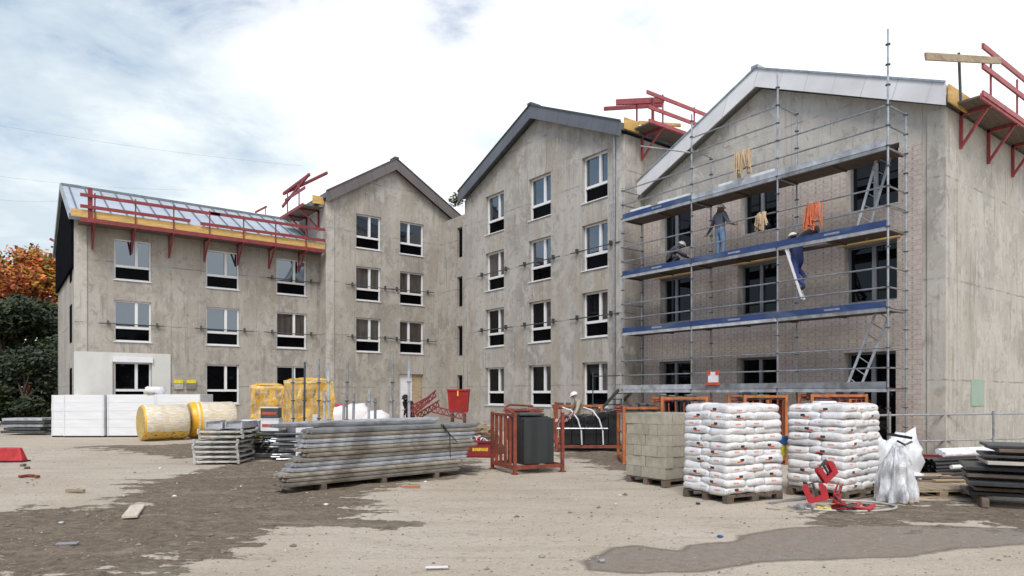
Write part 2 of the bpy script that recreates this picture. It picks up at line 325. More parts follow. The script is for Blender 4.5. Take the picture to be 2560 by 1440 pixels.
def ground_mat():
    m, g, b = mat('site_ground')
    P = g.new('ShaderNodeNewGeometry').outputs['Position']
    damp = g.new('ShaderNodeAttribute', attribute_name='damp').outputs['Fac']; wet = g.new('ShaderNodeAttribute', attribute_name='wet').outputs['Fac']
    n0 = g.noise(P, .35, 5, .6); n1 = g.noise(P, 1.6, 6, .65, .3); n2 = g.noise(P, 9, 5, .7); n3 = g.noise(P, 38, 3, .7)
    rt = g.new('ShaderNodeVectorRotate', rotation_type='Z_AXIS'); g.put(rt.inputs[0], P); rt.inputs['Angle'].default_value = R(YAW)
    trk = g.noise(g.vmul(rt.outputs[0], (.35, 1.6, 1)), 1.3, 6, .65, .5)
    sand = g.mix(g.ramp(n0, [(.35, 0), (.65, 1)]), (.51, .435, .335), (.59, .52, .42))
    sand = g.mix(g.ramp(trk, [(.46, 0), (.64, .35)]), sand, (.38, .315, .235))
    sand = g.mix(g.ramp(n2, [(.30, .55), (.45, 0)]), sand, (.25, .20, .15)); tr2 = g.noise(g.vmul(rt.outputs[0], (.22, 3.2, 1)), 1.1, 5, .6, .2); sand = g.mix(g.ramp(tr2, [(.58, 0), (.66, .22)]), sand, (.30, .25, .19)); sand = g.mix(g.ramp(g.noise(P, 2.8, 6, .75, .6), [(.59, 0), (.67, .5)]), sand, (.28, .225, .165)); sand = g.mix(g.ramp(g.noise(P, 4.4, 5, .7), [(.60, 0), (.68, .5)]), sand, (.62, .59, .53))
    dn = g.math('ADD', damp, g.math('MULTIPLY', g.math('SUBTRACT', n1, .5), 1.5))
    dn = g.math('ADD', dn, g.math('MULTIPLY', g.math('SUBTRACT', trk, .5), 1.6))
    dm = g.ramp(dn, [(.46, 0), (.53, .92)])
    brown = g.mix(g.ramp(n2, [(.32, 0), (.68, 1)]), (.13, .092, .058), (.28, .215, .145))
    brown = g.mix(g.ramp(trk, [(.52, 0), (.66, .7)]), brown, (.36, .30, .225))
    cl = g.noise(P, 5.5, 6, .75, .4); brown = g.mix(g.ramp(cl, [(.34, .9), (.47, 0)]), brown, (.085, .062, .042)); brown = g.mix(g.ramp(cl, [(.58, 0), (.68, .8)]), brown, (.42, .36, .28)); c = g.mix(dm, sand, brown)
    wn = g.math('ADD', wet, g.math('MULTIPLY', g.math('SUBTRACT', g.noise(P, 3.5, 4), .5), .25))
    wm = g.ramp(wn, [(.5, 0), (.53, 1)]); rim = g.ramp(wn, [(.44, 0), (.5, 1), (.535, 1), (.62, 0)])
    wc = g.mix(g.ramp(n2, [(.3, 0), (.7, 1)]), (.23, .185, .14), (.35, .29, .23)); wc = g.mix(g.ramp(n1, [(.4, 0), (.6, .5)]), wc, (.29, .255, .215))
    c = g.mix(wm, c, wc); c = g.mix(g.math('MULTIPLY', rim, .55), c, (.13, .095, .065))
    # pebbles and crumbs
    vo = g.new('ShaderNodeTexVoronoi', feature='F1'); g.put(vo.inputs['Vector'], P); vo.inputs['Scale'].default_value = 14
    sp = g.math('LESS_THAN', vo.outputs['Distance'], .17); pick = g.sep(vo.outputs['Color'])[0]
    c = g.mix(g.math('MULTIPLY', sp, g.math('GREATER_THAN', pick, .80)), c, (.16, .12, .09))
    c = g.mix(g.math('MULTIPLY', sp, g.math('LESS_THAN', pick, .06)), c, (.62, .58, .52))
    c = g.mix(1, c, g.ramp(n3, [(.3, .72), (.7, 1.0)]), 'MULTIPLY')
    g.put(b.inputs['Base Color'], c)
    g.put(b.inputs['Roughness'], g.ramp(wm, [(0, .95), (1, .62)]))
    h = g.math('ADD', g.math('MULTIPLY', n2, .6), g.math('MULTIPLY', n3, .4)); g.put(b.inputs['Normal'], g.bump(g.math('ADD', h, g.math('MULTIPLY', cl, g.math('MULTIPLY', dm, 2.5))), .9, .05))
    return m
from mathutils import noise as mn
def gfn(x, y):
    p = (x, y)
    d = max(poly_sd(p, q) for q in damp_polys); wv = max(poly_sd(p, q) for q in wet_polys)
    D0 = max(0, min(1, .5+d*.55)); W0 = max(0, min(1, .5+wv*1.4))
    u_, v_ = x*ca-y*sa, x*sa+y*ca
    rut = (1-abs(mn.noise(Vector((u_*.35, v_*1.5, 4))))*2.2)
    h = (.02*mn.noise(Vector((x*.5, y*.5, 0))) + .014*mn.noise(Vector((x*1.7, y*1.7, 3)))+D0*(.030*mn.noise(Vector((x*2.6, y*2.6, 1)))+.022*mn.noise(Vector((x*6, y*6, 2)))+.030*max(0, rut-.5)))*(1-W0)
    e = min(x+8.1, 24.3-x, y+4.1, 26.3-y); h *= max(0, min(1, e/1.5))
    return h, D0, W0
M_ground = ground_mat()
tag(sheet('ground', -8, 24, -4, 26, .10, gfn, M_ground), kind='structure')
far = MB()
for a in ((-400, -400, -8, 400), (24, -400, 400, 400), (-8, -400, 24, -4), (-8, 26, 24, 400)): far.quad((a[0], a[1], 0), (a[2], a[1], 0), (a[2], a[3], 0), (a[0], a[3], 0))
tag(far.build('terrain', M_ground), kind='structure')

# ================================================================= BUILDINGS
def TT(axis, plane, a, d, z): return Vector((plane+d, a, z)) if axis == 'x' else Vector((a, plane+d, z))
def facade(mb, axis, plane, a0, a1, z0, z1, ops, rv=.22):
    ac = sorted({a0, a1, *[o[0] for o in ops], *[o[1] for o in ops]}); zc = sorted({z0, z1, *[o[2] for o in ops], *[o[3] for o in ops]})
    ac = [a for a in ac if a0 <= a <= a1]; zc = [z for z in zc if z0 <= z <= z1]
    for i in range(len(ac)-1):
        for j in range(len(zc)-1):
            am, zm = (ac[i]+ac[i+1])/2, (zc[j]+zc[j+1])/2
            if any(o[0] < am < o[1] and o[2] < zm < o[3] for o in ops): continue
            mb.quad(*[TT(axis, plane, a, 0, z) for a, z in ((ac[i], zc[j]), (ac[i+1], zc[j]), (ac[i+1], zc[j+1]), (ac[i], zc[j+1]))])
    for o in ops:
        for (p, q) in (((o[0], o[2]), (o[1], o[2])), ((o[1], o[2]), (o[1], o[3])), ((o[1], o[3]), (o[0], o[3])), ((o[0], o[3]), (o[0], o[2]))):
            mb.quad(TT(axis, plane, p[0], 0, p[1]), TT(axis, plane, q[0], 0, q[1]), TT(axis, plane, q[0], rv, q[1]), TT(axis, plane, p[0], rv, p[1]))
def abox(mb, axis, plane, a0, a1, d0, d1, z0, z1):
    p, q = TT(axis, plane, a0, d0, z0), TT(axis, plane, a1, d1, z1)
    mb.box((min(p.x, q.x), min(p.y, q.y), z0), (max(p.x, q.x), max(p.y, q.y), z1))
def window(root, axis, plane, o, rv=.16, style='white', split=.56, glass=None, glass2=None, lower=True, label=None):
    a0, a1, z0, z1 = o; fm = M_white if style == 'white' else M_dframe; t = .065; glass = glass or M_glass; glass2 = glass2 or glass
    flip = axis == 'x'                      # photo-left is the high-y side there
    am = a1-(a1-a0)*split if flip else a0+(a1-a0)*split
    zt = z0+(z1-z0)*.34 if lower else z0
    fb = MB(); f0, f1 = rv-.05, rv+.03
    abox(fb, axis, plane, a0, a0+t, f0, f1, z0, z1); abox(fb, axis, plane, a1-t, a1, f0, f1, z0, z1)
    abox(fb, axis, plane, a0+t, a1-t, f0, f1, z0, z0+t); abox(fb, axis, plane, a0+t, a1-t, f0, f1, z1-t, z1)
    if lower: abox(fb, axis, plane, a0+t, a1-t, f0-.01, f1, zt-.05, zt+.05)
    lo = zt+.05 if lower else z0+t
    abox(fb, axis, plane, am-.055, am+.055, f0-.015, f1, lo, z1-t)
    if style == 'white': abox(fb, axis, plane, a0-.03, a1+.03, -.045, f0, z0-.035, z0-.003)
    w_ = fb.build('window', fm, root)
    if label: w_['label'] = label
    for (b0, b1, gm) in ((a0+t, am-.055, glass), (am+.055, a1-t, glass2)):
        pb = MB(); abox(pb, axis, plane, b0, b1, rv+.005, rv+.02, lo, z1-t); pb.build('pane', gm, root).parent = w_
    if lower:
        pb = MB(); abox(pb, axis, plane, a0+t, a1-t, rv+.005, rv+.02, z0+t, zt-.05); pb.build('lower_panel', M_glassdark, root).parent = w_
    for c in w_.children: pass
    return w_
def fixwin(w_, root):    # children of the window share the root's local frame (window itself sits at the root's origin)
    pass
def guard_bar(root, axis, plane, a0, a1, z, side=1):
    b = MB(); e = random.uniform(.45, .8); e2 = random.uniform(.45, .8)
    b.tube([TT(axis, plane, a0-e, -.09, z), TT(axis, plane, a1+e2, -.09, z+random.uniform(-.03, .03))], .022, 6)
    for a in (a0-.22, a1+.22): abox(b, axis, plane, a-.03, a+.03, -.13, .01, z-.06, z+.12)
    b.build('guard_bar', M_dsteel, root)
def colx(l, Y): return [(ony(a, HZ, Y).x, ony(b, HZ, Y).x) for a, b in l]
def coly(l, X): return [tuple(sorted((onx(a, HZ, X).y, onx(b, HZ, X).y))) for a, b in l]
def roof_gable(root, axis, plane, a0, a1, am, ze, zr, d0, d1, th, mroof, mfas, fh=.5, oh=.3, wall_d=.3, ov=0.32):
    # two slopes running back along the depth, verge fascia in front
    b = MB()
    def prof(off): return [(a0-oh, ze+off), (am, zr+off), (a1+oh, ze+off)]
    for (p, q) in (((a0-oh, ze), (am, zr)), ((am, zr), (a1+oh, ze))):
        b.prism([TT(axis, plane, p[0], -ov+.05, p[1]-th), TT(axis, plane, q[0], -ov+.05, q[1]-th), TT(axis, plane, q[0], -ov+.05, q[1]), TT(axis, plane, p[0], -ov+.05, p[1])], TT(axis, plane, 0, d1, 0)-TT(axis, plane, 0, -ov+.05, 0))
    r = b.build('roof', mroof, root)
    fb = MB(); lo = prof(-fh); hi = prof(.04)
    for i in (0, 1):
        fb.prism([TT(axis, plane, *(lambda s: (s[0], -ov, s[1]))(s)) for s in (lo[i], lo[i+1], hi[i+1], hi[i])], TT(axis, plane, 0, .045, 0)-TT(axis, plane, 0, 0, 0))
    fo = fb.build('verge_fascia', mfas, root)
    cb = MB()   # ridge cap and thin top trim
    for i in (0, 1):
        p, q = TT(axis, plane, hi[i][0], -ov-.01, hi[i][1]+.02), TT(axis, plane, hi[i+1][0], -ov-.01, hi[i+1][1]+.02); cb.beam(p, q, .05, .05)
    abox(cb, axis, plane, am-.12, am+.12, -ov-.05, -ov+.5, zr+.03, zr+.13)
    cb.build('ridge_cap', M_dsteel if mfas is not M_clD else M_galv, root)
    return r, fo
FL = 2.6
# ---- A : long house on the left, eaves towards us
YA, YB, XC, XD, XL = 32.9, 32.0, 18.2, 19.2, 19.5
xa0, xb0, xb1 = 2.56, ony(815, HZ, YB).x, 19.5
A = thing('residential_building', 'low grey concrete building at far left with metal pitched roof and red eave platform', 'building', (xa0, YA, 0))
ca_ = colx([(285, 378), (515, 598), (691, 766)], YA)
opsA = [(a, b, z0, z1) for (a, b) in ca_ for (z0, z1) in ((6.53, 8.26), (3.93, 5.66), (1.25, 3.05))]
wb = MB(); facade(wb, 'y', YA, xa0, xb0, 0, 8.9, opsA)
y2 = 42.3; ym = (YA+y2)/2
wb.quad((xa0, YA, 0), (xa0, y2, 0), (xa0, y2, 8.9), (xa0, YA, 8.9)); wb.quad((xa0, YA, 8.9), (xa0, y2, 8.9), (xa0, ym, 11.1)); wb.quad((xa0, y2, 0), (xb0, y2, 0), (xb0, y2, 8.9), (xa0, y2, 8.9))
wb.build('wall', M_conA, A)
pl = MB(); pl.box((xa0-.03, YA-.04, 0), (xa0+.42, YA-.002, 8.88)); pl.build('corner_pilaster', M_con2, A)
gc = MB(); gc.prism([(xa0-.12, YA+.1, 6.9), (xa0-.12, y2-.1, 6.9), (xa0-.12, y2-.1, 8.9), (xa0-.12, ym, 11.05), (xa0-.12, YA+.1, 8.9)], (.1, 0, 0)); gc.build('gable_membrane', M_mem, A)
for zz in (3.9, 6.5, 1.2):
    q = MB(); q.box((xa0-.02, YA+1.2, zz), (xa0-.004, YA+2.2, zz+1.6)); q.build('side_opening', M_mem, A)
rb = MB(); x0r, x1r = xa0-.18, xb0-.02
rb.prism([(x0r, YA-.35, 8.78), (x0r, ym, 11.22), (x0r, ym, 11.36), (x0r, YA-.35, 8.92)], (x1r-x0r, 0, 0)); rb.prism([(x0r, y2+.3, 8.78), (x0r, ym, 11.22), (x0r, ym, 11.36), (x0r, y2+.3, 8.92)], (x1r-x0r, 0, 0))
ra = rb.build('roof', M_roofA, A)
sb = MB(); x = x0r+.3
while x < x1r: sb.beam((x, YA-.35, 8.945), (x, ym, 11.385), .05, .05); x += .62
sb.box((x0r, ym-.12, 11.32), (x1r, ym+.12, 11.43)); sb.box((x0r-.03, YA-.40, 8.74), (x1r, YA-.352, 8.95))
s_ = sb.build('standing_seam', M_seam, A); s_.parent = ra
vb = MB(); vb.beam((x0r-.02, YA-.36, 8.86), (x0r-.02, ym, 11.30), .05, .26); vb.beam((x0r-.02, y2+.3, 8.86), (x0r-.02, ym, 11.30), .05, .26); vb.build('verge_fascia', M_galvl, A)
for i, o in enumerate(opsA):
    col = i//3; row = i % 3
    gl = M_glass if (row == 0 or (row == 1 and col < 2)) else M_curt
    if row == 2: gl = M_glassD
    window(A, 'y', YA, o, .14, split=.60, glass=gl)
    if row == 1 or (row == 0 and col == 2): guard_bar(A, 'y', YA, o[0], o[1], o[2]+.72)
rp = MB(); o3 = opsA[2]; xr = ony(426, HZ, YA).x        # white render patch round the ground floor corner window
facade(rp, 'y', YA-.045, xa0-.035, xr, 0, 3.45, [(o3[0]-.06, o3[1]+.02, o3[2]-.05, o3[3]+.06)], .05); rp.quad((xr, YA-.045, 0), (xr, YA, 0), (xr, YA, 3.45), (xr, YA-.045, 3.45)); rp.quad((xa0-.035, YA-.045, 3.45), (xr, YA-.045, 3.45), (xr, YA, 3.45), (xa0-.035, YA, 3.45))
rp.build('render_patch', M_render, A)
sh = MB(); sh.box((o3[0]-.05, YA-.12, 3.05), (o3[1]+.05, YA-.046, 3.28)); sh.build('shutter_box', M_white, A)
sg1 = MB(); p = ony(435, 952, YA)
M_y2 = simple('yellow_sign', (.75, .62, .03), .5)
for k, (a, b2) in enumerate(((435, 458), (467, 490))):
    t_ = thing('notice_board', ['yellow topped notice panel fixed beside the white render patch', 'yellow topped notice panel fixed nearer the second ground floor window'][k], 'sign', ony(a, 985, YA-.06), 0, 'notice panels on the left wall')
    p, q = ony(a, 951, YA-.06), ony(b2, 973, YA-.06)
    sgb = MB(); sgb.box((p.x, YA-.06, q.z), (q.x, YA-.015, p.z-.13)); sgb.build('panel', simple('notice_grey%d' % k, (.42, .40, .37) if k == 0 else (.2, .19, .18), .6), t_)
    sgb = MB(); sgb.box((p.x, YA-.075, p.z-.127), (q.x, YA-.015, p.z+.02)); sgb.build('header', M_y2, t_)
# ---- B : gabled block in the middle distance
B = thing('residential_building', 'grey concrete gabled building with brown grey verge between low left building and tall centre one', 'building', (xb0, YB, 0))
cb_ = colx([(890, 952), (1000, 1059)], YB)
opsB = [(a, b, z0, z1) for (a, b) in cb_ for (z0, z1) in ((9.08, 10.80), (6.44, 8.16), (3.84, 5.56))]
pd0, pd1 = ony(998, HZ, YB).x, ony(1058, HZ, YB).x
doorB = (pd0, pd1, .15, 2.75)
eB, rB = 11.15, 13.45; xmB = (xb0+xb1)/2+.35; xb1e = 20.4
wb = MB(); facade(wb, 'y', YB, xb0, xb1e, 0, eB, opsB+[doorB]); wb.quad((xb0, YB, eB), (xb1e, YB, eB), (xmB, YB, rB))
wb.quad((xb0, YB, 0), (xb0, YB+14, 0), (xb0, YB+14, eB), (xb0, YB, eB)); wb.quad((xb1e, YB, 0), (xb1e, YB+14, 0), (xb1e, YB+14, eB), (xb1e, YB, eB)); wb.quad((xb0, YB+14, 0), (xb1e, YB+14, 0), (xb1e, YB+14, eB), (xb0, YB+14, eB))
wb.build('wall', M_conA, B)
pl = MB(); pl.box((xb0-.02, YB-.05, 0), (xb0+.40, YB-.002, eB-.02)); pl.build('corner_pilaster', M_con2, B)
roof_gable(B, 'y', YB, xb0, xb1e, xmB, eB+.35, rB+.40, 0, 14, .25, M_seam, M_clB, .52, .12)
for i, o in enumerate(opsB):
    window(B, 'y', YB, o, .16, split=.57 if i < 3 else .40, glass=M_glass if i % 3 == 0 else M_curt, glass2=M_glass if i % 3 == 0 else M_curt)
    if i % 3: guard_bar(B, 'y', YB, o[0], o[1], o[2]+.72)
dm = (pd0+pd1)/2+.1
db = MB(); db.box((pd0+.02, YB+.12, .16), (dm, YB+.17, 2.73)); db.build('door', M_eps, B)
db = MB(); db.box((dm+.02, YB+.12, .16), (pd1-.02, YB+.17, 2.73)); o_ = db.build('door', M_wood, B); o_['label'] = 'bare wood door panel'
# ---- link wall between B and C
K = thing('residential_building', 'narrow recessed concrete link with slit windows in the corner between two gabled buildings', 'building', (XL, 27.7, 0))
ow = coly([(1143, 1156)], XL)[0]
opsK = [(ow[0], ow[1], z0, z1) for z0, z1 in ((8.9, 10.5), (6.3, 7.9), (3.7, 5.3), (1.0, 2.7))]
wb = MB(); facade(wb, 'x', XL, 27.7, YB, 0, 11.1, opsK, .25); wb.quad((XL, 27.7, 11.1), (XL, YB, 11.1), (28, YB, 11.1), (28, 27.7, 11.1)); wb.build('wall', M_conA, K)
for o in opsK:
    q = MB(); abox(q, 'x', XL, o[0], o[1], .12, .14, o[2], o[3]); wo = q.build('window', M_dframe, K)
    q = MB(); abox(q, 'x', XL, o[0]+.06, o[1]-.06, .10, .118, o[2]+.06, o[3]-.06); q.build('pane', M_glassdark, K).parent = wo
# ---- C : tall gabled block in the centre
yc0, yc1 = 17.2, 27.7; eC, rC = 11.15, 13.35; ymC = 22.25
CC = thing('residential_building', 'tall four storey grey concrete gabled building in the centre with slate grey verge', 'building', (XC, yc0, 0))
cc_ = coly([(1214, 1260), (1322, 1377), (1455, 1519)], XC)
opsC = [(a, b, z0, z1) for (a, b) in cc_ for (z0, z1) in ((9.10, 10.88), (6.48, 8.24), (3.88, 5.62), (1.2, 2.92))]
wb = MB(); facade(wb, 'x', XC, yc0, yc1, 0, eC, opsC, .3); wb.quad((XC, yc0, eC), (XC, yc1, eC), (XC, ymC, rC))
wb.quad((XC, yc0, 0), (XC+14, yc0, 0), (XC+14, yc0, eC), (XC, yc0, eC)); wb.quad((XC, yc1, 0), (XC+14, yc1, 0), (XC+14, yc1, eC), (XC, yc1, eC)); wb.quad((XC+14, yc0, 0), (XC+14, yc1, 0), (XC+14, yc1, eC), (XC+14, yc0, eC))
wb.build('wall', M_con, CC)
for (p, q) in ((yc1-.55, yc1+.01), (yc0-.01, yc0+.38)):
    pl = MB(); pl.box((XC-.06, p, 0), (XC-.002, q, eC-.05)); pl.build('corner_pilaster', M_con2 if p < 20 else M_conA, CC)
roof_gable(CC, 'x', XC, yc0, yc1, ymC, eC+.30, rC+.42, 0, 14, .25, M_seam, M_clC, .50, .14, ov=.38)
for i, o in enumerate(opsC):
    col, row = i//4, i % 4
    gl = M_glass if (row == 0) or (row == 1 and col != 0) else M_curt
    window(CC, 'x', XC, o, .2, split=.62, glass=gl, glass2=gl if row < 2 else M_glassD)
    if row in (1, 2): guard_bar(CC, 'x', XC, o[0], o[1], o[2]+.78)
dp = MB(); dp.tube([(XC-.09, yc0+.45, .1), (XC-.09, yc0+.45, eC)], .04, 8); dp.build('downpipe', M_galv, CC)
# ---- D : right gabled building with scaffold, brick faced
yd0, yd1 = 7.09, 17.2; eD, rD = 9.0, 11.3; ymD = 12.3
DD = thing('residential_building', 'large right hand gabled building with pale grey verge and pinkish brick facing behind scaffold', 'building', (XD, yd0, 0))
opsD = []
for cols, z0, z1 in ((((1650, 1728), (1850, 1942), (2115, 2246)), 6.82, 8.42), (((1650, 1727), (1845, 1942), (2110, 2243)), 4.24, 5.86), (((1648, 1727), (1842, 1942), (2110, 2240)), .1, 2.86)):
    for a, b in coly(cols, XD-.05): opsD.append((a, b, z0, z1))
wb = MB(); facade(wb, 'x', XD, yd0, yd1, 0, eD, opsD, .35); wb.quad((XD, yd0, eD), (XD, yd1, eD), (XD, ymD, rD))
wb.quad((XD, yd0, 0), (XD+14, yd0, 0), (XD+14, yd0, eD), (XD, yd0, eD)); wb.quad((XD+14, yd0, 0), (XD+14, yd1, 0), (XD+14, yd1, eD), (XD+14, yd0, eD))
wb.build('wall', M_con2, DD)
yb = coly([(1610, 2303)], XD-.05)[0]
wb = MB(); facade(wb, 'x', XD-.06, yb[0], yb[1], .02, 8.25, [(o[0], o[1], o[2], min(o[3], 8.25)) for o in opsD], .058)
wb.quad((XD-.06, yb[0], 0.02), (XD, yb[0], 0.02), (XD, yb[0], 8.25), (XD-.06, yb[0], 8.25)); wb.quad((XD-.06, yb[0], 8.25), (XD-.06, yb[1], 8.25), (XD, yb[1], 8.25), (XD, yb[0], 8.25)); wb.build('brick_facing', M_brick, DD)
pl = MB(); pl.box((XD-.05, yd0-.012, 0), (XD-.002, yd0+.42, eD-.05)); pl.build('corner_pilaster', M_con2, DD)
roof_gable(DD, 'x', XD, yd0, yd1, ymD, eD+.42, rD+.50, 0, 14, .25, M_render, M_clD, .52, .12, ov=.36)
for i, o in enumerate(opsD):
    window(DD, 'x', XD, o, .26, 'grey', split=.5 if i % 3 else .4, glass=M_glassD, lower=False)
for i in (3, 4, 5):        # rust coloured lintel boards over first floor windows
    o = opsD[i]; q = MB(); abox(q, 'x', XD, o[0]-.1, o[1]+.15, -.11, -.062, o[3]+.02, o[3]+.14); q.build('lintel_board', M_yel, DD)
p, q = ony(2427, 948, yd0), ony(2459, 1014, yd0)
gpn = MB(); gpn.box((p.x, yd0-.02, q.z), (q.x, yd0-.002, p.z)); gpn.build('green_paint_patch', M_green, DD)
for px_ in (2372, 2392):
    q = ony(px_, HZ, yd0); st_ = MB(); st_.box((q.x, yd0-.012, 0), (q.x+.05, yd0-.001, eD-.1)); st_.build('joint_strip', M_yel if px_ < 2380 and False else M_con2, DD)

# ================================================================= EAVE SAFETY PLATFORMS
def platform(label, along, out, P0, P1, z, n_br, wd=1.0, rails=((.5, 0, 1), (1.0, 0, 1)), mred=M_red, ybd=True, board=True, group='red eave safety platforms'):
    """P0,P1 points on the wall at deck level; out = unit vector away from the wall"""
    P0 = Vector(P0); P1 = Vector(P1); o = Vector(out); d = (P1-P0)
    t = thing('eave_platform', label, 'work platform', P0, 0, group)
    Z = Vector((0, 0, 1))
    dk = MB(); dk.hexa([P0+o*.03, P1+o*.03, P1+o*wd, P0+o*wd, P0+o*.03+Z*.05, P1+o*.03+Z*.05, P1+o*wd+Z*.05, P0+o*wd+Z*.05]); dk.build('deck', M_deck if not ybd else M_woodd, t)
    e = MB(); e.beam(P0+o*(wd+.03)+Z*.02, P1+o*(wd+.03)+Z*.02, .05, .15); e.build('edge_beam', mred, t)
    if board: e = MB(); e.beam(P0+o*(wd-.03)+Z*.28-d*.03, P1+o*(wd-.03)+Z*.28, .03, .30); e.build('toe_board', M_yel, t)
    for k in range(n_br):
        q = P0+d*((k+.35)/n_br)
        b = MB(); b.beam(q+o*.04, q+o*.04-Z*.95, .06, .08, up=o); b.beam(q+o*.04-Z*.9, q+o*(wd-.05)-Z*.06, .055, .07); b.beam(q+o*.02-Z*.05, q+o*wd-Z*.05, .06, .08); b.build('bracket', mred, t)
        b = MB(); b.beam(q+o*(wd+.02)-Z*.1, q+o*(wd+.02)+Z*1.15, .04, .05); b.build('post', mred, t)
    for (h, s0, s1) in rails:
        b = MB(); b.beam(P0+d*s0+o*(wd+.06)+Z*h, P0+d*s1+o*(wd+.06)+Z*(h+.02), .05, .13); b.build('guard_rail', mred, t)
    return t
xA0, xA1 = ony(200, HZ, YA-1).x, ony(813, HZ, YA-1).x
pa = platform('long red railed platform with yellow board under the low metal roof', 'x', (0, -1, 0), (xA0, YA, 8.62), (xb0-.1, YA, 8.62), 8.62, 7, rails=((.55, 0, .4), (.52, .44, 1), (1.0, 0, .52), (1.04, .48, 1)))
b = MB(); b.beam((xA0+.35, YA-.95, 8.6), (xA0+.35, YA-.95, 9.95), .10, .16); b.build('post', M_red, pa)
pbm = platform('small red platform on the left flank of the middle gabled building', 'y', (-1, 0, 0), (xb0, YB+.3, 10.85), (xb0, YB+3.6, 10.85), 10.85, 2, rails=((.75, -.1, .75),), board=False)
for (a, b_) in (((708, 485), (818, 432)), ((706, 517), (772, 436)), ((710, 483), (774, 436))):
    q = MB(); q.beam(ond(*a, 36.0), ond(*b_, 34.0), .08, .13); q.build('guard_rail', M_red, pbm)
q = MB(); q.box((xb0-.62, YB+.12, 10.98), (xb0-.04, YB+.17, 11.36)); q.build('toe_board', M_yel, pbm)
pc = platform('red railed platform on the flank of the tall centre building above the right roof', 'x', (0, -1, 0), (XC+.25, yc0, 11.3), (XC+5.6, yc0, 11.3), 11.3, 3, rails=((.02, -.03, 1.0), (.50, -.03, 1.0), (1.0, -.05, 1.0)), board=False, mred=M_redl)
q = MB(); q.beam(ond(1510, 272, 27), ond(1655, 263, 26), .08, .14); q.beam(ond(1540, 256, 25.5), ond(1660, 250, 25.5), .1, .2); a_ = ond(1592, 246, 25.6); q.beam(a_, (a_.x, a_.y, 11.4), .05, .05); a_ = ond(1632, 246, 25.4); q.beam(a_, (a_.x, a_.y, 11.3), .08, .08); q.build('guard_rail', M_red, pc)
q = MB(); q.box((XC-.25, yc0-.24, 11.22), (XC+.5, yc0-.18, 11.62)); q.beam((XC+.2, yc0-.5, 11.45), (XC+2.0, yc0-.9, 11.65), .06, .12); q.build('toe_board', M_yel, pc)
pdm = platform('red braced platform at the right eave of the scaffolded building', 'x', (0, -1, 0), (XD+.2, yd0, 9.05), (XD+9.8, yd0, 9.05), 9.05, 5, wd=.68, rails=((.08, 0, 1), (.75, 0, 1), (1.25, 0, 1)), mred=M_redl, ybd=True, board=False)
q = MB(); q.beam(ony(2314, 141, yd0-.6), ony(2500, 152, yd0-.8), .05, .16); q.build('top_board', M_wood, pdm)
q = MB(); q.beam(ony(2397, 132, yd0-.55), ony(2402, 255, yd0-.55), .05, .05); q.build('post', M_dsteel, pdm)
q = MB(); q.box((XD-.3, yd0-.19, 8.98), (XD+1.0, yd0-.15, 9.42)); q.build('toe_board', M_yel, pdm)
# far bits of platforms behind the ridge
t = thing('eave_platform', 'short red rail poking above the long metal roof ridge', 'work platform', ony(640, 520, 42), 0, 'red eave safety platforms')
q = MB(); q.beam(ony(638, 531, 42.3), ony(667, 516, 42.3), .06, .12); q.beam(ony(664, 516, 42.3), ony(664, 560, 42.3), .04, .04); q.build('guard_rail', M_red, t)
t = thing('eave_platform', 'short red rail behind the dark left gable beside the trees', 'work platform', ond(135, 620, 36), 0, 'red eave safety platforms')
q = MB(); q.beam(ond(125, 597, 36), ond(143, 607, 36), .06, .12); q.beam(ond(128, 617, 36), ond(146, 619, 36), .06, .10); q.build('guard_rail', M_red, t)

# ================================================================= SCAFFOLD
XS, XI = 17.58, 18.57; BY = [16.72, 13.74, 10.76, 7.78]; DZ = [1.85, 3.85, 5.85, 7.85]
S = thing('scaffold', 'galvanised tube scaffold with blue toe boards in front of brick faced gable', 'scaffold', (XS, BY[3], 0))
tops = [8.9, 10.55, 11.0, 10.95]; tops[2] = onx(1944, 184, XS).z; tops[3] = onx(2222, 72, XS).z; tops[1] = onx(1730, 285, XS).z; itops = [8.3, 9.5, 9.9, 8.9]
def standard(x, y, z1):
    b = MB(); b.tube([(x, y, .08), (x, y, z1)], .027, 8); b.box((x-.08, y-.08, 0.01), (x+.08, y+.08, .03)); b.tube([(x, y, .03), (x, y, .3)], .02, 6)
    z = .35; b.cur = 1
    while z < z1: b.tube([(x, y, z-.012), (x, y, z+.012)], .062, 8); z += .5
    b.build('standard', [M_galv, M_dsteel], S)
for i, y in enumerate(BY): standard(XS, y, tops[i]); standard(XI, y, itops[i])
def rail(p, q, r=.022, nm='guard_rail', m=None): b = MB(); b.tube([p, q], r, 6); return b.build(nm, m or M_galv, S)
for i in range(3):
    for dz in DZ:
        for h in (.5, 1.0): rail((XS, BY[i], dz+h), (XS, BY[i+1], dz+h))
for z in (9.35, 9.82): rail((XS, BY[1], z), (XS, BY[2], z))
for i, y in enumerate(BY):
    for dz in DZ: rail((XS, y, dz-.06), (XI, y, dz-.06), .024, 'transom')
    for dz in (DZ if i in (0, 3) else ()):
        for h in (.5, 1.0): rail((XS, y, dz+h), (XI, y, dz+h), nm='end_rail')
rail((XS, BY[1], 9.45), (XI, BY[1], 9.4), nm='transom'); rail((XS, BY[2], 9.85), (XI, BY[2], 9.8), nm='transom')
rail((XS, BY[3], 6.4), (XI, BY[3], 6.4), nm='end_rail'); rail((XS-.6, BY[1]+1.6, 9.9), (XS, BY[1], 9.35), nm='brace')
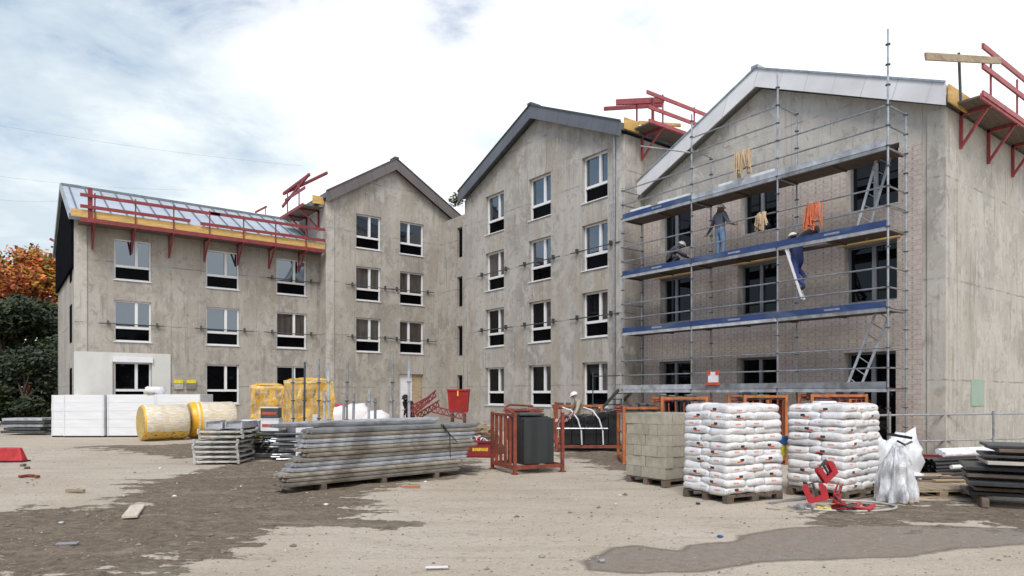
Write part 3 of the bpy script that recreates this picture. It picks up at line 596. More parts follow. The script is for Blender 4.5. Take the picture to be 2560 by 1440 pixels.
for k, dz in enumerate(DZ):
    for i in range(3):
        b = MB(); n = 3; wd = (XI-XS-.08)/n
        for j in range(n): b.box((XS+.04+j*wd+.005, BY[i+1]+.03, dz-.055), (XS+.04+(j+1)*wd-.005, BY[i]-(1.25 if (k == 2 and i == 2 and j < 2) else .03), dz))
        for e in (BY[i+1]+.04, BY[i]-.08, (BY[i]+BY[i+1])/2): b.box((XS+.04, e, dz-.085), (XI-.04, e+.04, dz-.056))
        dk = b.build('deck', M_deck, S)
        b = MB(); b.box((XS-.035, BY[i+1]+.02, dz-.10), (XS+.03, BY[i]-.02, dz-.005)); b.build('edge_rail', M_galvl, S).parent = dk
        blue = k in (1, 2) or (k == 3 and i == 0)
        b = MB(); b.box((XS-.045, BY[i+1]-.02 if i < 2 else BY[i+1]+.03, dz), (XS-.02, BY[i]-.03, dz+.16))
        tb = b.build('toe_board', M_blue if blue else M_galvl, S)
        if blue:
            b = MB(); yy = (BY[i]+BY[i+1])/2-.3; b.box((XS-.048, yy, dz+.05), (XS-.046, yy+.42, dz+.10)); b.build('sticker', M_galv, S).parent = tb
# left access stair
b = MB(); b.beam((XS-.1, BY[0]+1.15, 1.0), (XS-.1, BY[0]+.1, 1.85), .05, .10); b.beam((XS+.6, BY[0]+1.15, .95), (XS+.6, BY[0]+.1, 1.8), .05, .10)
b.tube([(XS-.1, BY[0]+.05, 2.35), (XS-.1, BY[0]+1.4, 2.35)], .02, 6); b.tube([(XS-.1, BY[0]+1.4, 0), (XS-.1, BY[0]+1.4, 2.5)], .022, 6)
for k in range(4): b.box((XS-.1, BY[0]+.9-k*.22, 1.1+k*.2), (XS+.6, BY[0]+1.05-k*.22, 1.13+k*.2))
b.build('stair', M_dsteel, S)
def ladder(label, p, q, wdir, wd=.36, m=M_galvl):
    p, q = Vector(p), Vector(q); wv = Vector(wdir)*wd/2; t = thing('ladder', label, 'ladder', p, 0, 'ladders on the scaffold')
    for s_ in (-1, 1): b = MB(); b.beam(p+wv*s_, q+wv*s_, .03, .06); b.build('stile', m, t)
    n = int((q-p).length/.28)
    b = MB()
    for k in range(n): c = p+(q-p)*((k+.5)/n); b.tube([c-wv, c+wv], .014, 6)
    b.build('rungs', m, t); return t
ladder('pale ladder rising from the lowest deck past the ground floor window', (XI-.35, 8.95, 1.86), (XI-.25, 8.2, 3.9), (0, .8, .6)); ladder('pale ladder below the top deck at the right end', (XI-.35, 8.75, 5.86), (XI-.25, 8.2, 7.9), (0, .8, .6))
ladder('white ladder under the climbing worker in blue', onx(2008, 748, XS+.12), onx(1963, 610, XS+.12), (.8, .25, 0), .28, M_white)

# things on the decks
def rbox(name, label, cat, c, size, rz, m, group=None, bev=.02, tilt=0):
    b = L(); b.box((-size[0]/2, -size[1]/2, 0), (size[0]/2, size[1]/2, size[2])); o = b.build(name, m); o.location = c; o.rotation_euler = (tilt, 0, rz)
    if bev: md = o.modifiers.new('bevel', 'BEVEL'); md.width = bev; md.segments = 2
    return tag(o, label, cat, group)
spots = [(1610, 'white foam block at the left end of the top deck'), (1680, 'white foam block second from the left on the top deck'), (1722, 'white foam block beside the second scaffold post'), (1836, 'white foam block left of the upper strap bundle'), (1915, 'white foam block beside the third scaffold post on the top deck')]
for px_, lb in spots:
    y = onx(px_, HZ, XS+.3).y; rbox('foam_block', lb, 'insulation block', (XS+.3, y, 7.85), (.45, .85 if px_ != 1722 else .5, .28), R(random.uniform(-4, 4)), M_film, 'white foam blocks on the top deck')
def strap_bundle(label, px, ytop, ybot, X, m, n=14, wd=.42):
    p, q = onx(px, ytop, X), onx(px, ybot, X); o = MB(); ln = p.z-q.z
    for k in range(n):
        y0 = p.y+random.uniform(-.5, .5)*wd; xo = random.uniform(-.12, .05); l_ = ln*random.uniform(.6, 1); sw = random.uniform(-.1, .1)
        o.tube([(X+xo, y0, p.z), (X+xo-.04, y0+sw*.4, p.z-l_*.5), (X+xo-.03, y0+sw, p.z-l_), (X+xo-.0, y0+sw+.08, p.z-l_+.05), (X+xo+.02, y0+.10, p.z-.05)], .022, 5)
    ob = o.build('strap_bundle', m); return tag(ob, label, 'straps', 'strap bundles hanging on the scaffold rails')
M_rope = simple('beige_webbing', (.50, .38, .25), .8, 0, .2); M_orw = simple('orange_webbing', (.60, .16, .07), .7, 0, .2)
strap_bundle('beige webbing bundle hung on the rail above the top deck', 1862, 376, 445, XS-.04, M_rope, 18, .5); strap_bundle('beige webbing bundle hung before the second floor middle window', 1908, 532, 580, XS-.04, M_rope, 14, .28); strap_bundle('orange webbing bundle hung on the rail right of the climbing worker', 2038, 508, 578, XS-.05, M_orw, 14, .36)
q = MB(); p1, p2 = onx(1995, 596, XS+.45), onx(2045, 572, XS+.45); q.tube([p1+Vector((0, 0, -.1)), (p1+p2)/2, p2], .13, 10, .10); tag(q.build('tarp_roll', simple('dark_tarp', (.06, .045, .055), .7)), 'dark rolled tarp lying on the third deck beside the climbing worker', 'tarp')
q = MB(); p1, p2 = onx(1772, 930, XS-.05), onx(1797, 958, XS-.05); q.box((XS-.09, p2.y, p2.z), (XS-.06, p1.y, p1.z)); sgn = thing('warning_sign', 'small white warning board with red corners hung on the lower rail', 'sign', p2); q.build('board', M_film, sgn)
q = MB(); q.box((XS-.10, p2.y-.03, p1.z-.10), (XS-.091, p2.y+.09, p1.z+.04)); q.box((XS-.10, p1.y-.09, p1.z-.10), (XS-.091, p1.y+.03, p1.z+.04)); q.box((XS-.10, p2.y-.08, p2.z-.05), (XS-.091, p1.y+.08, p2.z+.03)); q.build('red_edging', simple('sign_red', (.65, .07, .03), .5), sgn)

# ================================================================= PEOPLE
def person(label, loc, rz, J, shirt, pants, helmet=True, group=None, hm=None):
    """J overrides joint positions in local space (x right, y forward)"""
    jt = dict(pelvis=(0, 0, .95), belly=(0, 0, 1.12), chest=(0, .01, 1.34), neck=(0, .01, 1.50), head=(0, .03, 1.62), crown=(0, .03, 1.70),
              shL=(-.18, 0, 1.43), elL=(-.24, 0, 1.15), wrL=(-.25, .06, .90), haL=(-.25, .08, .82), shR=(.18, 0, 1.43), elR=(.24, 0, 1.15), wrR=(.25, .06, .90), haR=(.25, .08, .82),
              hiL=(-.10, 0, .90), knL=(-.11, .03, .50), anL=(-.11, 0, .09), toL=(-.12, .16, .05), hiR=(.10, 0, .90), knR=(.11, .03, .50), anR=(.11, 0, .09), toR=(.12, .16, .05)); jt.update(J)
    rad = dict(pelvis=.14, belly=.135, chest=.15, neck=.06, head=.095, crown=.08, shL=.075, elL=.05, wrL=.034, haL=.035, shR=.075, elR=.05, wrR=.034, haR=.035, hiL=.10, knL=.065, anL=.045, toL=.042, hiR=.10, knR=.065, anR=.045, toR=.042)
    nm = list(jt); ed = [('pelvis', 'belly'), ('belly', 'chest'), ('chest', 'neck'), ('neck', 'head'), ('head', 'crown')]
    for s_ in 'LR': ed += [('chest', 'sh'+s_), ('sh'+s_, 'el'+s_), ('el'+s_, 'wr'+s_), ('wr'+s_, 'ha'+s_), ('pelvis', 'hi'+s_), ('hi'+s_, 'kn'+s_), ('kn'+s_, 'an'+s_), ('an'+s_, 'to'+s_)]
    for k_ in rad:
        if k_ not in ('neck', 'head', 'crown', 'haL', 'haR'): rad[k_] *= 1.17
    me = bpy.data.meshes.new('tmp'); me.from_pydata([jt[n] for n in nm], [(nm.index(a), nm.index(b)) for a, b in ed], [])
    o = bpy.data.objects.new('tmp', me); C.objects.link(o); md = o.modifiers.new('s', 'SKIN')
    for i, n in enumerate(nm): me.skin_vertices[0].data[i].radius = (rad[n], rad[n]*(.72 if n in ('pelvis', 'belly', 'chest') else 1)); me.skin_vertices[0].data[i].use_root = (n == 'pelvis')
    o.modifiers.new('u', 'SUBSURF').levels = 2
    dg = bpy.context.evaluated_depsgraph_get(); em = bpy.data.meshes.new_from_object(o.evaluated_get(dg)); bpy.data.objects.remove(o)
    bones = [(Vector(jt[a]), Vector(jt[b]), a, b) for a, b in ed]
    def part(c):
        best = None; bd = 9
        for a, b, na, nb in bones:
            e = b-a; t = max(0, min(1, (c-a).dot(e)/e.length_squared)); d = (c-a-e*t).length-rad[na]*.5
            if d < bd: bd = d; best = (na, nb)
        return best
    mb = L(); mb.v = [v.co.copy() for v in em.vertices]
    for f in em.polygons:
        na, nb = part(f.center)
        k = 1
        if nb in ('head', 'crown') or nb[:2] == 'ha': k = 0
        elif nb[:2] in ('kn', 'an') or (nb[:2] == 'hi') or (na == 'pelvis' and f.center.z < jt['pelvis'][2]+.04): k = 2
        elif nb[:2] == 'to': k = 3
        mb.f.append(tuple(f.vertices)); mb.mi.append(k)
    mb.cur = 0
    for s_, sg in (('L', -1), ('R', 1)):      # five fingers on each hand
        w_, h = Vector(jt['wr'+s_]), Vector(jt['ha'+s_]); d = (h-w_).normalized(); sd_ = d.cross(Vector((0, 1, 0)) if abs(d.y) < .9 else Vector((0, 0, 1))).normalized(); cu = d.cross(sd_).normalized()
        for k in range(4):
            l_ = (.070, .080, .075, .058)[k]; b0 = h+sd_*(.022*(k-1.5)); mb.tube([b0, b0+d*l_*.6+cu*.008, b0+d*l_*.9+cu*.030], .010, 5, .007)
        b0 = w_+(h-w_)*.4+sd_*.035; mb.tube([b0, b0+d*.03+sd_*.03, b0+d*.06+sd_*.032+cu*.012], .012, 5, .008)
    hc = Vector(jt['head']); up = (Vector(jt['crown'])-hc).normalized(); 
    fwd = (Vector((0, 1, 0))-up*up.y).normalized()
    mb.tube([hc+fwd*.075+up*.0, hc+fwd*.115-up*.025], .012, 5, .018)        # nose
    rt_ = fwd.cross(up)
    for s_ in (-1, 1): mb.tube([hc+rt_*s_*.088-up*.02, hc+rt_*s_*.10+up*.03], .014, 5, .016)
    t = thing('person', label, 'person', loc, rz, group)
    for v in mb.v: pass
    sh_, pa_ = simple('shirt', shirt, .85, 0, .25, 8), simple('trousers', pants, .85, 0, .25, 8)
    b = mb.build('body', [M_skin, sh_, pa_, M_shoe], t, smooth=True)
    e = L()
    for s_ in (-1, 1):
        c = hc+fwd*.085+rt_*s_*.032+up*.015; e.tube([c, c+fwd*.012], .011, 6)
    c = hc+fwd*.088-up*.05; e.tube([c-rt_*.022, c+rt_*.022], .006, 5); e.build('face_features', M_shoe, t)
    if helmet:
        hb = L(); rings = 5; n = 12; base = hc+up*.035; i0 = 0
        for k in range(rings):
            a = math.pi/2*k/rings; rr = .122*math.cos(a); hh = .115*math.sin(a)
            for j in range(n): th = 2*math.pi*j/n; hb.v.append(base+rt_*rr*math.cos(th)+fwd*rr*1.1*math.sin(th)+up*hh)
        hb.v.append(base+up*.118)
        for k in range(rings-1):
            for j in range(n): hb.f.append((k*n+j, k*n+(j+1) % n, (k+1)*n+(j+1) % n, (k+1)*n+j)); hb.mi.append(0)
        for j in range(n): hb.f.append(((rings-1)*n+j, (rings-1)*n+(j+1) % n, rings*n)); hb.mi.append(0)
        q0 = base+fwd*.11; hb.hexa([q0-rt_*.09, q0+rt_*.09, q0+rt_*.07+fwd*.06-up*.01, q0-rt_*.07+fwd*.06-up*.01, q0-rt_*.09+up*.012, q0+rt_*.09+up*.012, q0+rt_*.07+fwd*.06, q0-rt_*.07+fwd*.06])
        hb.build('helmet' if hm is None else 'hood', hm or M_hat, t, smooth=True)
    return t
GR = 'workers on the building site'
# local +y (forward) of rz=0 points to world +y = photo-left along the facade, away
pw = onx(1797, HZ, XS+.35)
# facing the wall (+x): rotate -90; local right = -y = photo-right
person('standing worker in dark grey top and jeans reaching left on the third deck, white helmet', (XS+.42, pw.y, 5.86), R(-100),
       dict(shL=(-.19, 0, 1.42), elL=(-.42, .08, 1.2), wrL=(-.66, .12, 1.0), haL=(-.74, .12, .96), elR=(.30, .04, 1.15), wrR=(.50, .10, 1.04), haR=(.58, .12, 1.03)), (.09, .10, .13), (.14, .22, .34), True, GR)
pw = onx(1678, HZ, XS+.4)
person('crouching worker in dark top with white helmet on the third deck near its left end', (XS+.45, pw.y+.1, 5.86), R(-150),
       dict(pelvis=(0, -.1, .38), belly=(0, .02, .52), chest=(0, .18, .64), neck=(0, .30, .72), head=(0, .38, .80), crown=(0, .42, .87), shL=(-.17, .2, .70), elL=(-.22, .4, .5), wrL=(-.2, .58, .42), haL=(-.19, .65, .38), shR=(.17, .2, .70), elR=(.22, .4, .5), wrR=(.2, .58, .42), haR=(.19, .65, .38),
            hiL=(-.11, -.06, .36), knL=(-.17, .30, .42), anL=(-.14, .0, .08), hiR=(.11, -.06, .36), knR=(.17, .30, .42), anR=(.14, .0, .08), toL=(-.14, .16, .05), toR=(.14, .16, .05)), (.07, .065, .09), (.05, .05, .06), True, GR)
pw = onx(1992, HZ, XS+.34)
person('worker in blue overalls climbing the white ladder below the third deck, orange and white helmet', (XS+.36, pw.y, 4.52), R(-20),
       dict(anL=(-.11, -.42, .13), toL=(-.11, -.26, .08), knL=(-.11, -.10, .50), anR=(.11, -.22, .42), toR=(.11, -.06, .40), knR=(.12, .12, .74), pelvis=(0, -.02, .98), belly=(0, .04, 1.15), chest=(0, .10, 1.36), neck=(0, .14, 1.50), head=(0, .18, 1.62), crown=(0, .20, 1.70), shL=(-.18, .1, 1.43), shR=(.18, .1, 1.43), elL=(-.26, .28, 1.34), wrL=(-.16, .46, 1.48), haL=(-.15, .50, 1.54), elR=(.26, .28, 1.38), wrR=(.16, .46, 1.55), haR=(.15, .50, 1.62)), (.03, .045, .14), (.025, .045, .16), True, GR)
gw = ond(1455, HZ, 22.2)
person('worker in beige top with white helmet bending behind the rust stillage', (gw.x, gw.y, 0), cyaw(95),
       dict(belly=(0, .06, 1.14), chest=(0, .14, 1.36), neck=(0, .20, 1.52), head=(0, .25, 1.64), crown=(0, .28, 1.72), shL=(-.2, .14, 1.43), elL=(-.38, .22, 1.22), wrL=(-.50, .34, 1.04), haL=(-.58, .38, .98), shR=(.2, .14, 1.43), elR=(.38, .22, 1.22), wrR=(.46, .36, 1.04), haR=(.5, .4, .98)), (.36, .31, .24), (.05, .05, .07), True, GR)
gw = ond(1026, HZ, 26.5)
person('worker in black jacket leaning by the white door of the middle building', (gw.x, gw.y, 0), cyaw(150),
       dict(belly=(0, .05, 1.12), chest=(0, .15, 1.30), neck=(0, .24, 1.44), head=(0, .30, 1.54), crown=(0, .33, 1.61), shL=(-.19, .15, 1.36), elL=(-.22, .36, 1.14), wrL=(-.2, .58, 1.1), haL=(-.2, .66, 1.1), shR=(.19, .15, 1.36)), (.012, .012, .018), (.012, .012, .02), True, GR, simple('dark_hood', (.012, .012, .015), .9))

def blob(name, label, cat, p, s, m, seed=0, rz=0, group=None, rough=.25, parts=None):
    rnd = random.Random(seed); b = L(); nu, nv = 18, 10
    for j in range(nv+1):
        for i in range(nu):
            a, t_ = 2*math.pi*i/nu, math.pi*j/nv; d = Vector((math.sin(t_)*math.cos(a), math.sin(t_)*math.sin(a), math.cos(t_)))
            k = 1+rough*mn.noise(d*2.1+Vector((seed*3.7, 0, 0)))+rough*.5*mn.noise(d*5+Vector((0, seed*2.1, 0)))
            e = Vector([math.copysign(abs(c)**.7, c) for c in d]); b.v.append(Vector((e.x*s[0]*k/2, e.y*s[1]*k/2, max(0, s[2]/2+e.z*s[2]*k/2))))
    for j in range(nv):
        for i in range(nu): b.f.append((j*nu+i, j*nu+(i+1) % nu, (j+1)*nu+(i+1) % nu, (j+1)*nu+i)); b.mi.append(0)
    o_ = b.build(name, m, smooth=True); o_.location = p; o_.rotation_euler = (0, 0, rz); return tag(o_, label, cat, group)
# ================================================================= SACKS ON PALLETS
def bag_mat():
    m, g, b = mat('printed_sack')
    O = g.new('ShaderNodeTexCoord').outputs['Object']; x, y, z = g.sep(O)
    rn = g.new('ShaderNodeObjectInfo').outputs['Random']
    x = g.math('ADD', x, g.math('MULTIPLY', g.math('SUBTRACT', g.math('FRACT', g.math('MULTIPLY', rn, 31)), .5), .16)); z = g.math('ADD', z, g.math('MULTIPLY', g.math('SUBTRACT', g.math('FRACT', g.math('MULTIPLY', rn, 57)), .5), .03))
    base = g.mix(g.ramp(g.noise(O, 7, 4), [(.3, 0), (.7, 1)]), (.62, .615, .61), (.80, .80, .81)); base = g.mix(1, base, g.ramp(rn, [(0, .92), (1, 1)]), 'MULTIPLY')
    def rect(u0, u1, v0, v1, a=x, c=z):
        return g.math('MULTIPLY', g.math('MULTIPLY', g.math('GREATER_THAN', a, u0), g.math('LESS_THAN', a, u1)), g.math('MULTIPLY', g.math('GREATER_THAN', c, v0), g.math('LESS_THAN', c, v1)))
    sd_ = g.math('GREATER_THAN', g.math('FRACT', g.math('MULTIPLY', rn, 7)), .35)
    dk = g.math('MULTIPLY', rect(-.05, .03, .045, .085), sd_); og = g.math('MULTIPLY', rect(-.02, .10, .028, .050), sd_)
    txt = g.math('MULTIPLY', rect(-.24, -.09, .05, .072), g.math('GREATER_THAN', g.noise(g.vmul(O, (60, 60, 20)), 1, 1), .5))
    t2 = g.math('MULTIPLY', rect(.13, .25, .05, .07), g.math('GREATER_THAN', g.noise(g.vmul(O, (60, 60, 20)), 1, 1), .5))
    tp = g.math('MULTIPLY', rect(-.22, .2, -.10, .08, x, y), g.math('MULTIPLY', g.math('GREATER_THAN', z, .10), g.math('GREATER_THAN', g.noise(g.vmul(O, (5, 22, 1)), 1, 2), .52)))
    y2_ = g.math('MULTIPLY', rect(-.07, .04, .05, .075, y, z), sd_)
    c = g.mix(dk, base, (.03, .03, .05)); c = g.mix(og, c, (.72, .16, .04)); c = g.mix(g.math('MULTIPLY', txt, .55), c, (.25, .26, .30)); c = g.mix(g.math('MULTIPLY', t2, .5), c, (.3, .3, .33)); c = g.mix(g.math('MULTIPLY', tp, .7), c, (.75, .25, .08)); c = g.mix(g.math('MULTIPLY', y2_, .8), c, (.60, .20, .10))
    g.put(b.inputs['Base Color'], c); b.inputs['Roughness'].default_value = .38
    g.put(b.inputs['Normal'], g.bump(g.noise(g.vmul(O, (1, 1, 1.6)), 16, 4, .6), .55, .02))
    return m
M_bag = bag_mat()
def sack_mesh(lx=.62, ly=.415, h=.136, seed=0):
    rnd = random.Random(seed); b = L(); nx, ny, nz = 12, 8, 3
    idx = {}
    def P(i, j, k):
        key = (i, j, k)
        if key in idx: return idx[key]
        u, v, w_ = 2*i/nx-1, 2*j/ny-1, 2*k/nz-1
        su = math.copysign(abs(u)**1, u); sv = v
        edge = max(abs(u), abs(v)); th = (1-.16*max(0, (abs(u)-.82)/.18)**2)*(1-.12*max(0, (abs(v)-.76)/.24)**2)
        bul = .014*(1-w_*w_)
        x = su*(lx/2-.015)+ (bul*(1 if u > 0 else -1) if abs(u) > .95 else 0); y = sv*(ly/2-.015)+(bul*(1 if v > 0 else -1) if abs(v) > .95 else 0)
        z = h/2+w_*h/2*th + .022*mn.noise(Vector((x*4.5+seed*3.1, y*4.5, w_*.3)))-.018*abs(u)**3; x += .010*mn.noise(Vector((y*8, w_*2, seed*5.3))); y += .012*mn.noise(Vector((x*8, w_*2, seed*7.3)))
        if abs(u) > .9 and abs(v) > .9: x *= .97; y *= .96
        b.v.append(Vector((x, y, z))); idx[key] = len(b.v)-1; return idx[key]
    for i in range(nx):
        for j in range(ny):
            b.f.append((P(i, j, nz), P(i+1, j, nz), P(i+1, j+1, nz), P(i, j+1, nz))); b.f.append((P(i, j, 0), P(i, j+1, 0), P(i+1, j+1, 0), P(i+1, j, 0))); b.mi += [0, 0]
    for k in range(nz):
        for i in range(nx): b.f.append((P(i, 0, k), P(i+1, 0, k), P(i+1, 0, k+1), P(i, 0, k+1))); b.f.append((P(i+1, ny, k), P(i, ny, k), P(i, ny, k+1), P(i+1, ny, k+1))); b.mi += [0, 0]
        for j in range(ny): b.f.append((P(0, j+1, k), P(0, j, k), P(0, j, k+1), P(0, j+1, k+1))); b.f.append((P(nx, j, k), P(nx, j+1, k), P(nx, j+1, k+1), P(nx, j, k+1))); b.mi += [0, 0]
    return b
sackA = sack_mesh(seed=1).build('cement_sack', M_bag, smooth=True); sackB = sack_mesh(seed=2).build('cement_sack', M_bag, smooth=True); sackC = sack_mesh(seed=3).build('cement_sack', M_bag, smooth=True)
first_sacks = [sackA, sackB, sackC]; used = set()
def pallet(loc, rz, w_, d, label, m=M_woodd, group='wooden pallets under stacks'):
    t = thing('pallet', label, 'pallet', loc, rz, group); n = 6
    b = L()
    for k in range(n): x = w_*k/n; b.box((x+.01, 0, .115), (x+w_/n-.015, d, .14))
    b.build('top_boards', m, t)
    b = L()
    for k in range(3):
        yv = (d-.1)*k/2; b.box((0, yv, .0), (w_, yv+.1, .02)); 
        for x in (0, w_/2-.07, w_-.14): b.box((x, yv, .021), (x+.14, yv+.1, .095))
        b.box((0, yv, .096), (w_, yv+.1, .114))
    b.build('bearers', m, t); return t
def gmat(loc, rz): return Matrix.Translation(loc) @ Matrix.Rotation(rz, 4, 'Z')
LAY = ['lowest', 'second', 'third', 'fourth', 'fifth', 'sixth', 'seventh', 'eighth', 'ninth', 'tenth', 'eleventh', 'topmost']
def sack_stack(px, py, ya, layers, lab, palletlab, grp):
    o = gp(px, py); rz = cyaw(ya); G = gmat(o, rz); pallet(o, rz, 1.2, 1.0, palletlab)
    for l in range(layers):
        odd = l % 2
        slots = [(.3, .2, 0), (.3, .6, 0), (.9, .3, 90), (.0, 0, 0)]
        cells = [(.30, .20, 0), (.90, .20, 0), (.20, .70, 90), (.60, .70, 90), (1.0, .70, 90)]
        if odd: cells = [(x, 1.0-y, a) for x, y, a in cells]
        for (x, y, a) in cells:
            top = l == layers-1
            src = random.choice(first_sacks); k = first_sacks.index(src)
            s_ = src if k not in used else src.copy()
            if k in used: C.objects.link(s_)
            used.add(k)
            jx, jy = random.uniform(-.012, .012), random.uniform(-.012, .012); cx, cy = .6, .5
            sq = 1-.05*(l/layers) - (.05 if top else 0)
            p = G @ Vector((cx+(x-cx)*sq+jx, cy+(y-cy)*sq+jy, .14+l*.115+random.uniform(-.004, .004)))
            s_.location = p; s_.rotation_euler = (R(random.uniform(-2.2, 2.2)), R(random.uniform(-2.5, 2.5)), rz+R(a+random.uniform(-2, 2)+random.choice((0, 180))))
            sl_ = ({(3, 2): 'front corner', (9, 2): 'right face', (2, 7): 'left face', (6, 7): 'inner middle', (10, 7): 'rear right'}, {(3, 8): 'left corner', (9, 8): 'rear right', (2, 3): 'front corner', (6, 3): 'right face', (10, 3): 'right corner'})[odd][(round(x*10), round(y*10))]
            tag(s_, 'white printed sack, %s layer, %s, in the stack %s' % (LAY[l], sl_, lab), 'sack', grp)
sack_stack(1818, 1262, 27, 12, 'beside the blocks', 'weathered wooden pallet under the sacks beside the concrete blocks', 'sacks on the left sack pallet')
sack_stack(2112, 1254, 37, 12, 'behind red clamps', 'weathered wooden pallet under the sacks behind the red clamps', 'sacks on the right sack pallet')
o = gp(2112, 1254); G = gmat(o, cyaw(37)); q = MB(); q.box((.35, .35, 1.53), (.75, .5, 1.58), G); q.build('tmp', M_film) if False else None
rbox('film_packet', 'folded white plastic packet lying on the right sack stack', 'packet', G @ Vector((.5, .6, 1.53)), (.34, .2, .05), cyaw(10), M_film)
# ================================================================= CONCRETE BLOCKS
o = gp(1663, 1219); rz = cyaw(35); G = gmat(o, rz); pallet(o, rz, 1.2, 1.0, 'wooden pallet under the concrete blocks')
bl = L(); bl.box((-.245, -.097, 0), (.245, .097, .196)); bl.box((-.2, -.06, .197), (-.03, .06, .199)); blk = bl.build('concrete_block', M_block, bevel=.006); first = True
for l in range(6):
    cells = []
    for j in range(5): cells += [(.25, .1+.2*j, 0), (.75, .1+.2*j, 0)]
    cells += [(1.1, .25, 90), (1.1, .75, 90)]
    if l % 2: cells = [(1.2-x, y, a) for x, y, a in cells]
    if l in (1, 3, 4): cells = [c for c in cells if not (c[1] < .2 and abs(c[0]-.5) < .3 and False)]
    for (x, y, a) in cells:
        s_ = blk if first else blk.copy()
        if not first: C.objects.link(s_)
        first = False
        s_.location = G @ Vector((x+random.uniform(-.008, .008), y+random.uniform(-.012, .012), .14+.2*l)); s_.rotation_euler = (0, 0, rz+R(a+random.uniform(-1.2, 1.2)))
        tag(s_, 'beige concrete block, %s course, %s, in the stack left of the sacks' % (('lowest', 'second', 'third', 'fourth', 'fifth', 'topmost')[l], 'end piece %s' % ('near' if y < .5 else 'far') if a else '%s row, %s half' % (('front', 'second', 'third', 'fourth', 'rear')[int(y/.2)], 'left' if x < .55 else 'right')), 'concrete block', 'concrete blocks on the pallet')
# ================================================================= STILLAGES
def stillage(label, px, py, ya, w_, d, h, m, bars=0, group='steel stillages', posts=True, top=True):
    o = gp(px, py); rz = cyaw(ya); t = thing('stillage', label, 'stillage', o, rz, group)
    b = L()
    for (p, q) in (((0, 0), (w_, 0)), ((w_, 0), (w_, d)), ((w_, d), (0, d)), ((0, d), (0, 0))): b.beam((*p, .14), (*q, .14), .06, .08)
    b.beam((w_/2, 0, .14), (w_/2, d, .14), .06, .06); b.build('base_frame', m, t)
    for (p, q) in (((0, 0), (w_, 0), (w_, d), (0, d)) if top else ((0, 0), (0, d))):
        b = L(); b.beam((p, q, 0), (p, q, h), .065, .065); b.box((p-.06, q-.06, 0), (p+.06, q+.06, .02)); b.build('post', m, t)
    if bars:
        b = L(); b.beam((0, 0, h-.05), (0, d, h-.05), .05, .05)
        for k in range(1, bars+1): y = d*k/(bars+1); b.beam((0, y, .14), (0, y, h-.05), .06, .05)
        b.build('side_bars', m, t)
    elif top:
        b = L(); b.beam((0, 0, h-.04), (w_, 0, h-.04), .05, .06); b.beam((0, d, h-.04), (w_, d, h-.04), .05, .06); b.beam((0, 0, h*.55), (0, d, h*.55), .04, .05); b.beam((w_, 0, h*.55), (w_, d, h*.55), .04, .05); b.build('cross_bars', m, t)
    return t, gmat(o, rz), rz
t, G, rz = stillage('rust red barred stillage holding upright black panels', 1287, 1186, 25, 1.15, 1.2, 1.30, M_rust, 4)
for k in range(7):
    s_ = rbox('shutter_board', 'black board standing in the rust red barred stillage, %s from the front' % ('first', 'second', 'third', 'fourth', 'fifth', 'sixth', 'last')[k], 'panel', G @ Vector((.62, .12+.13*k, .19)), (.72, .09, .98+.02*(k % 3)), rz, M_blackp, 'black panels in the barred stillage', .008)
rbox('drum', 'grey pad lying on the black panels in the red stillage', 'pad', G @ Vector((.55, .5, 1.22)), (.6, .5, .06), rz, M_dsteel)
b = L(); b.tube([(0, 0, 1.28), (-.0, .5, 1.40), (.3, .9, 1.46), (1.0, 1.15, 1.42)], .025, 6); b.build('hoop', M_rust, t)
# barrier tape
def tape(p, q, sag, label):
    n = 22; b = MB(); p, q = Vector(p), Vector(q)
    for k in range(n):
        f0, f1 = k/n, (k+1)/n; a = p.lerp(q, f0)-Vector((0, 0, sag*4*f0*(1-f0))); c = p.lerp(q, f1)-Vector((0, 0, sag*4*f1*(1-f1))); b.cur = k % 2
        tw = .02*math.sin(k*1.3); b.hexa([a+Vector((0, tw, -.035)), c+Vector((0, tw, -.035)), c+Vector((0.003, tw, -.035)), a+Vector((0.003, tw, -.035)), a+Vector((0, -tw, .035)), c+Vector((0, -tw, .035)), c+Vector((.003, -tw, .035)), a+Vector((.003, -tw, .035))])
    return tag(b.build('barrier_tape', [M_tr, M_film]), label, 'tape')
M_tr = simple('tape_red', (.60, .03, .05), .4, bumps=0)
tape(G @ Vector((0, .9, 1.25)), G @ Vector((1.15, .2, 1.12)), .06, 'red and white tape strung over the barred stillage')
tape(G @ Vector((1.15, .2, 1.1)), ond(1440, 1022, 19), .12, 'red and white tape between the two rust coloured stillages')
t, G, rz = stillage('rusty wide stillage with black bundles strapped in white', 1392, 1128, -2, 1.95, 1.2, 1.45, M_rust, top=False)
for k in range(5):
    b = L(); xx = .27+.36*k; h_ = random.uniform(.85, 1.12)
    n = 14; 
    b.box((-.175, -.45, .17), (.175, .5, .17+h_*.82)); b.tube([(0, -.45, .17+h_*.80), (0, .5, .17+h_*.80)], .172, 12)
    s_ = b.build('membrane_roll', M_black, smooth=False, bevel=.02); s_.location = G @ Vector((xx, .5, .02)); s_.rotation_euler = (0, 0, rz)
    tag(s_, 'black wrapped bundle, %s from the left in the wide rusty stillage' % ('first', 'second', 'third', 'fourth', 'last')[k], 'bundle', 'black bundles in the wide stillage')
for k, xx in enumerate((.62, 1.25)):
    b = L(); b.tube([(xx-.45, .1, 1.30), (xx-.2, -.02, 1.22), (xx, -.08, .95), (xx+.1, -.09, .6), (xx+.12, -.06, .2)], .022, 6); o_ = b.build('strap', M_film); o_.location = G @ Vector((0, 0, 0)); o_.rotation_euler = (0, 0, rz); tag(o_, ['white strap over the black bundles, nearer the barred stillage', 'white strap over the black bundles, nearer the concrete blocks'][k], 'strap', 'white straps on the wide stillage')
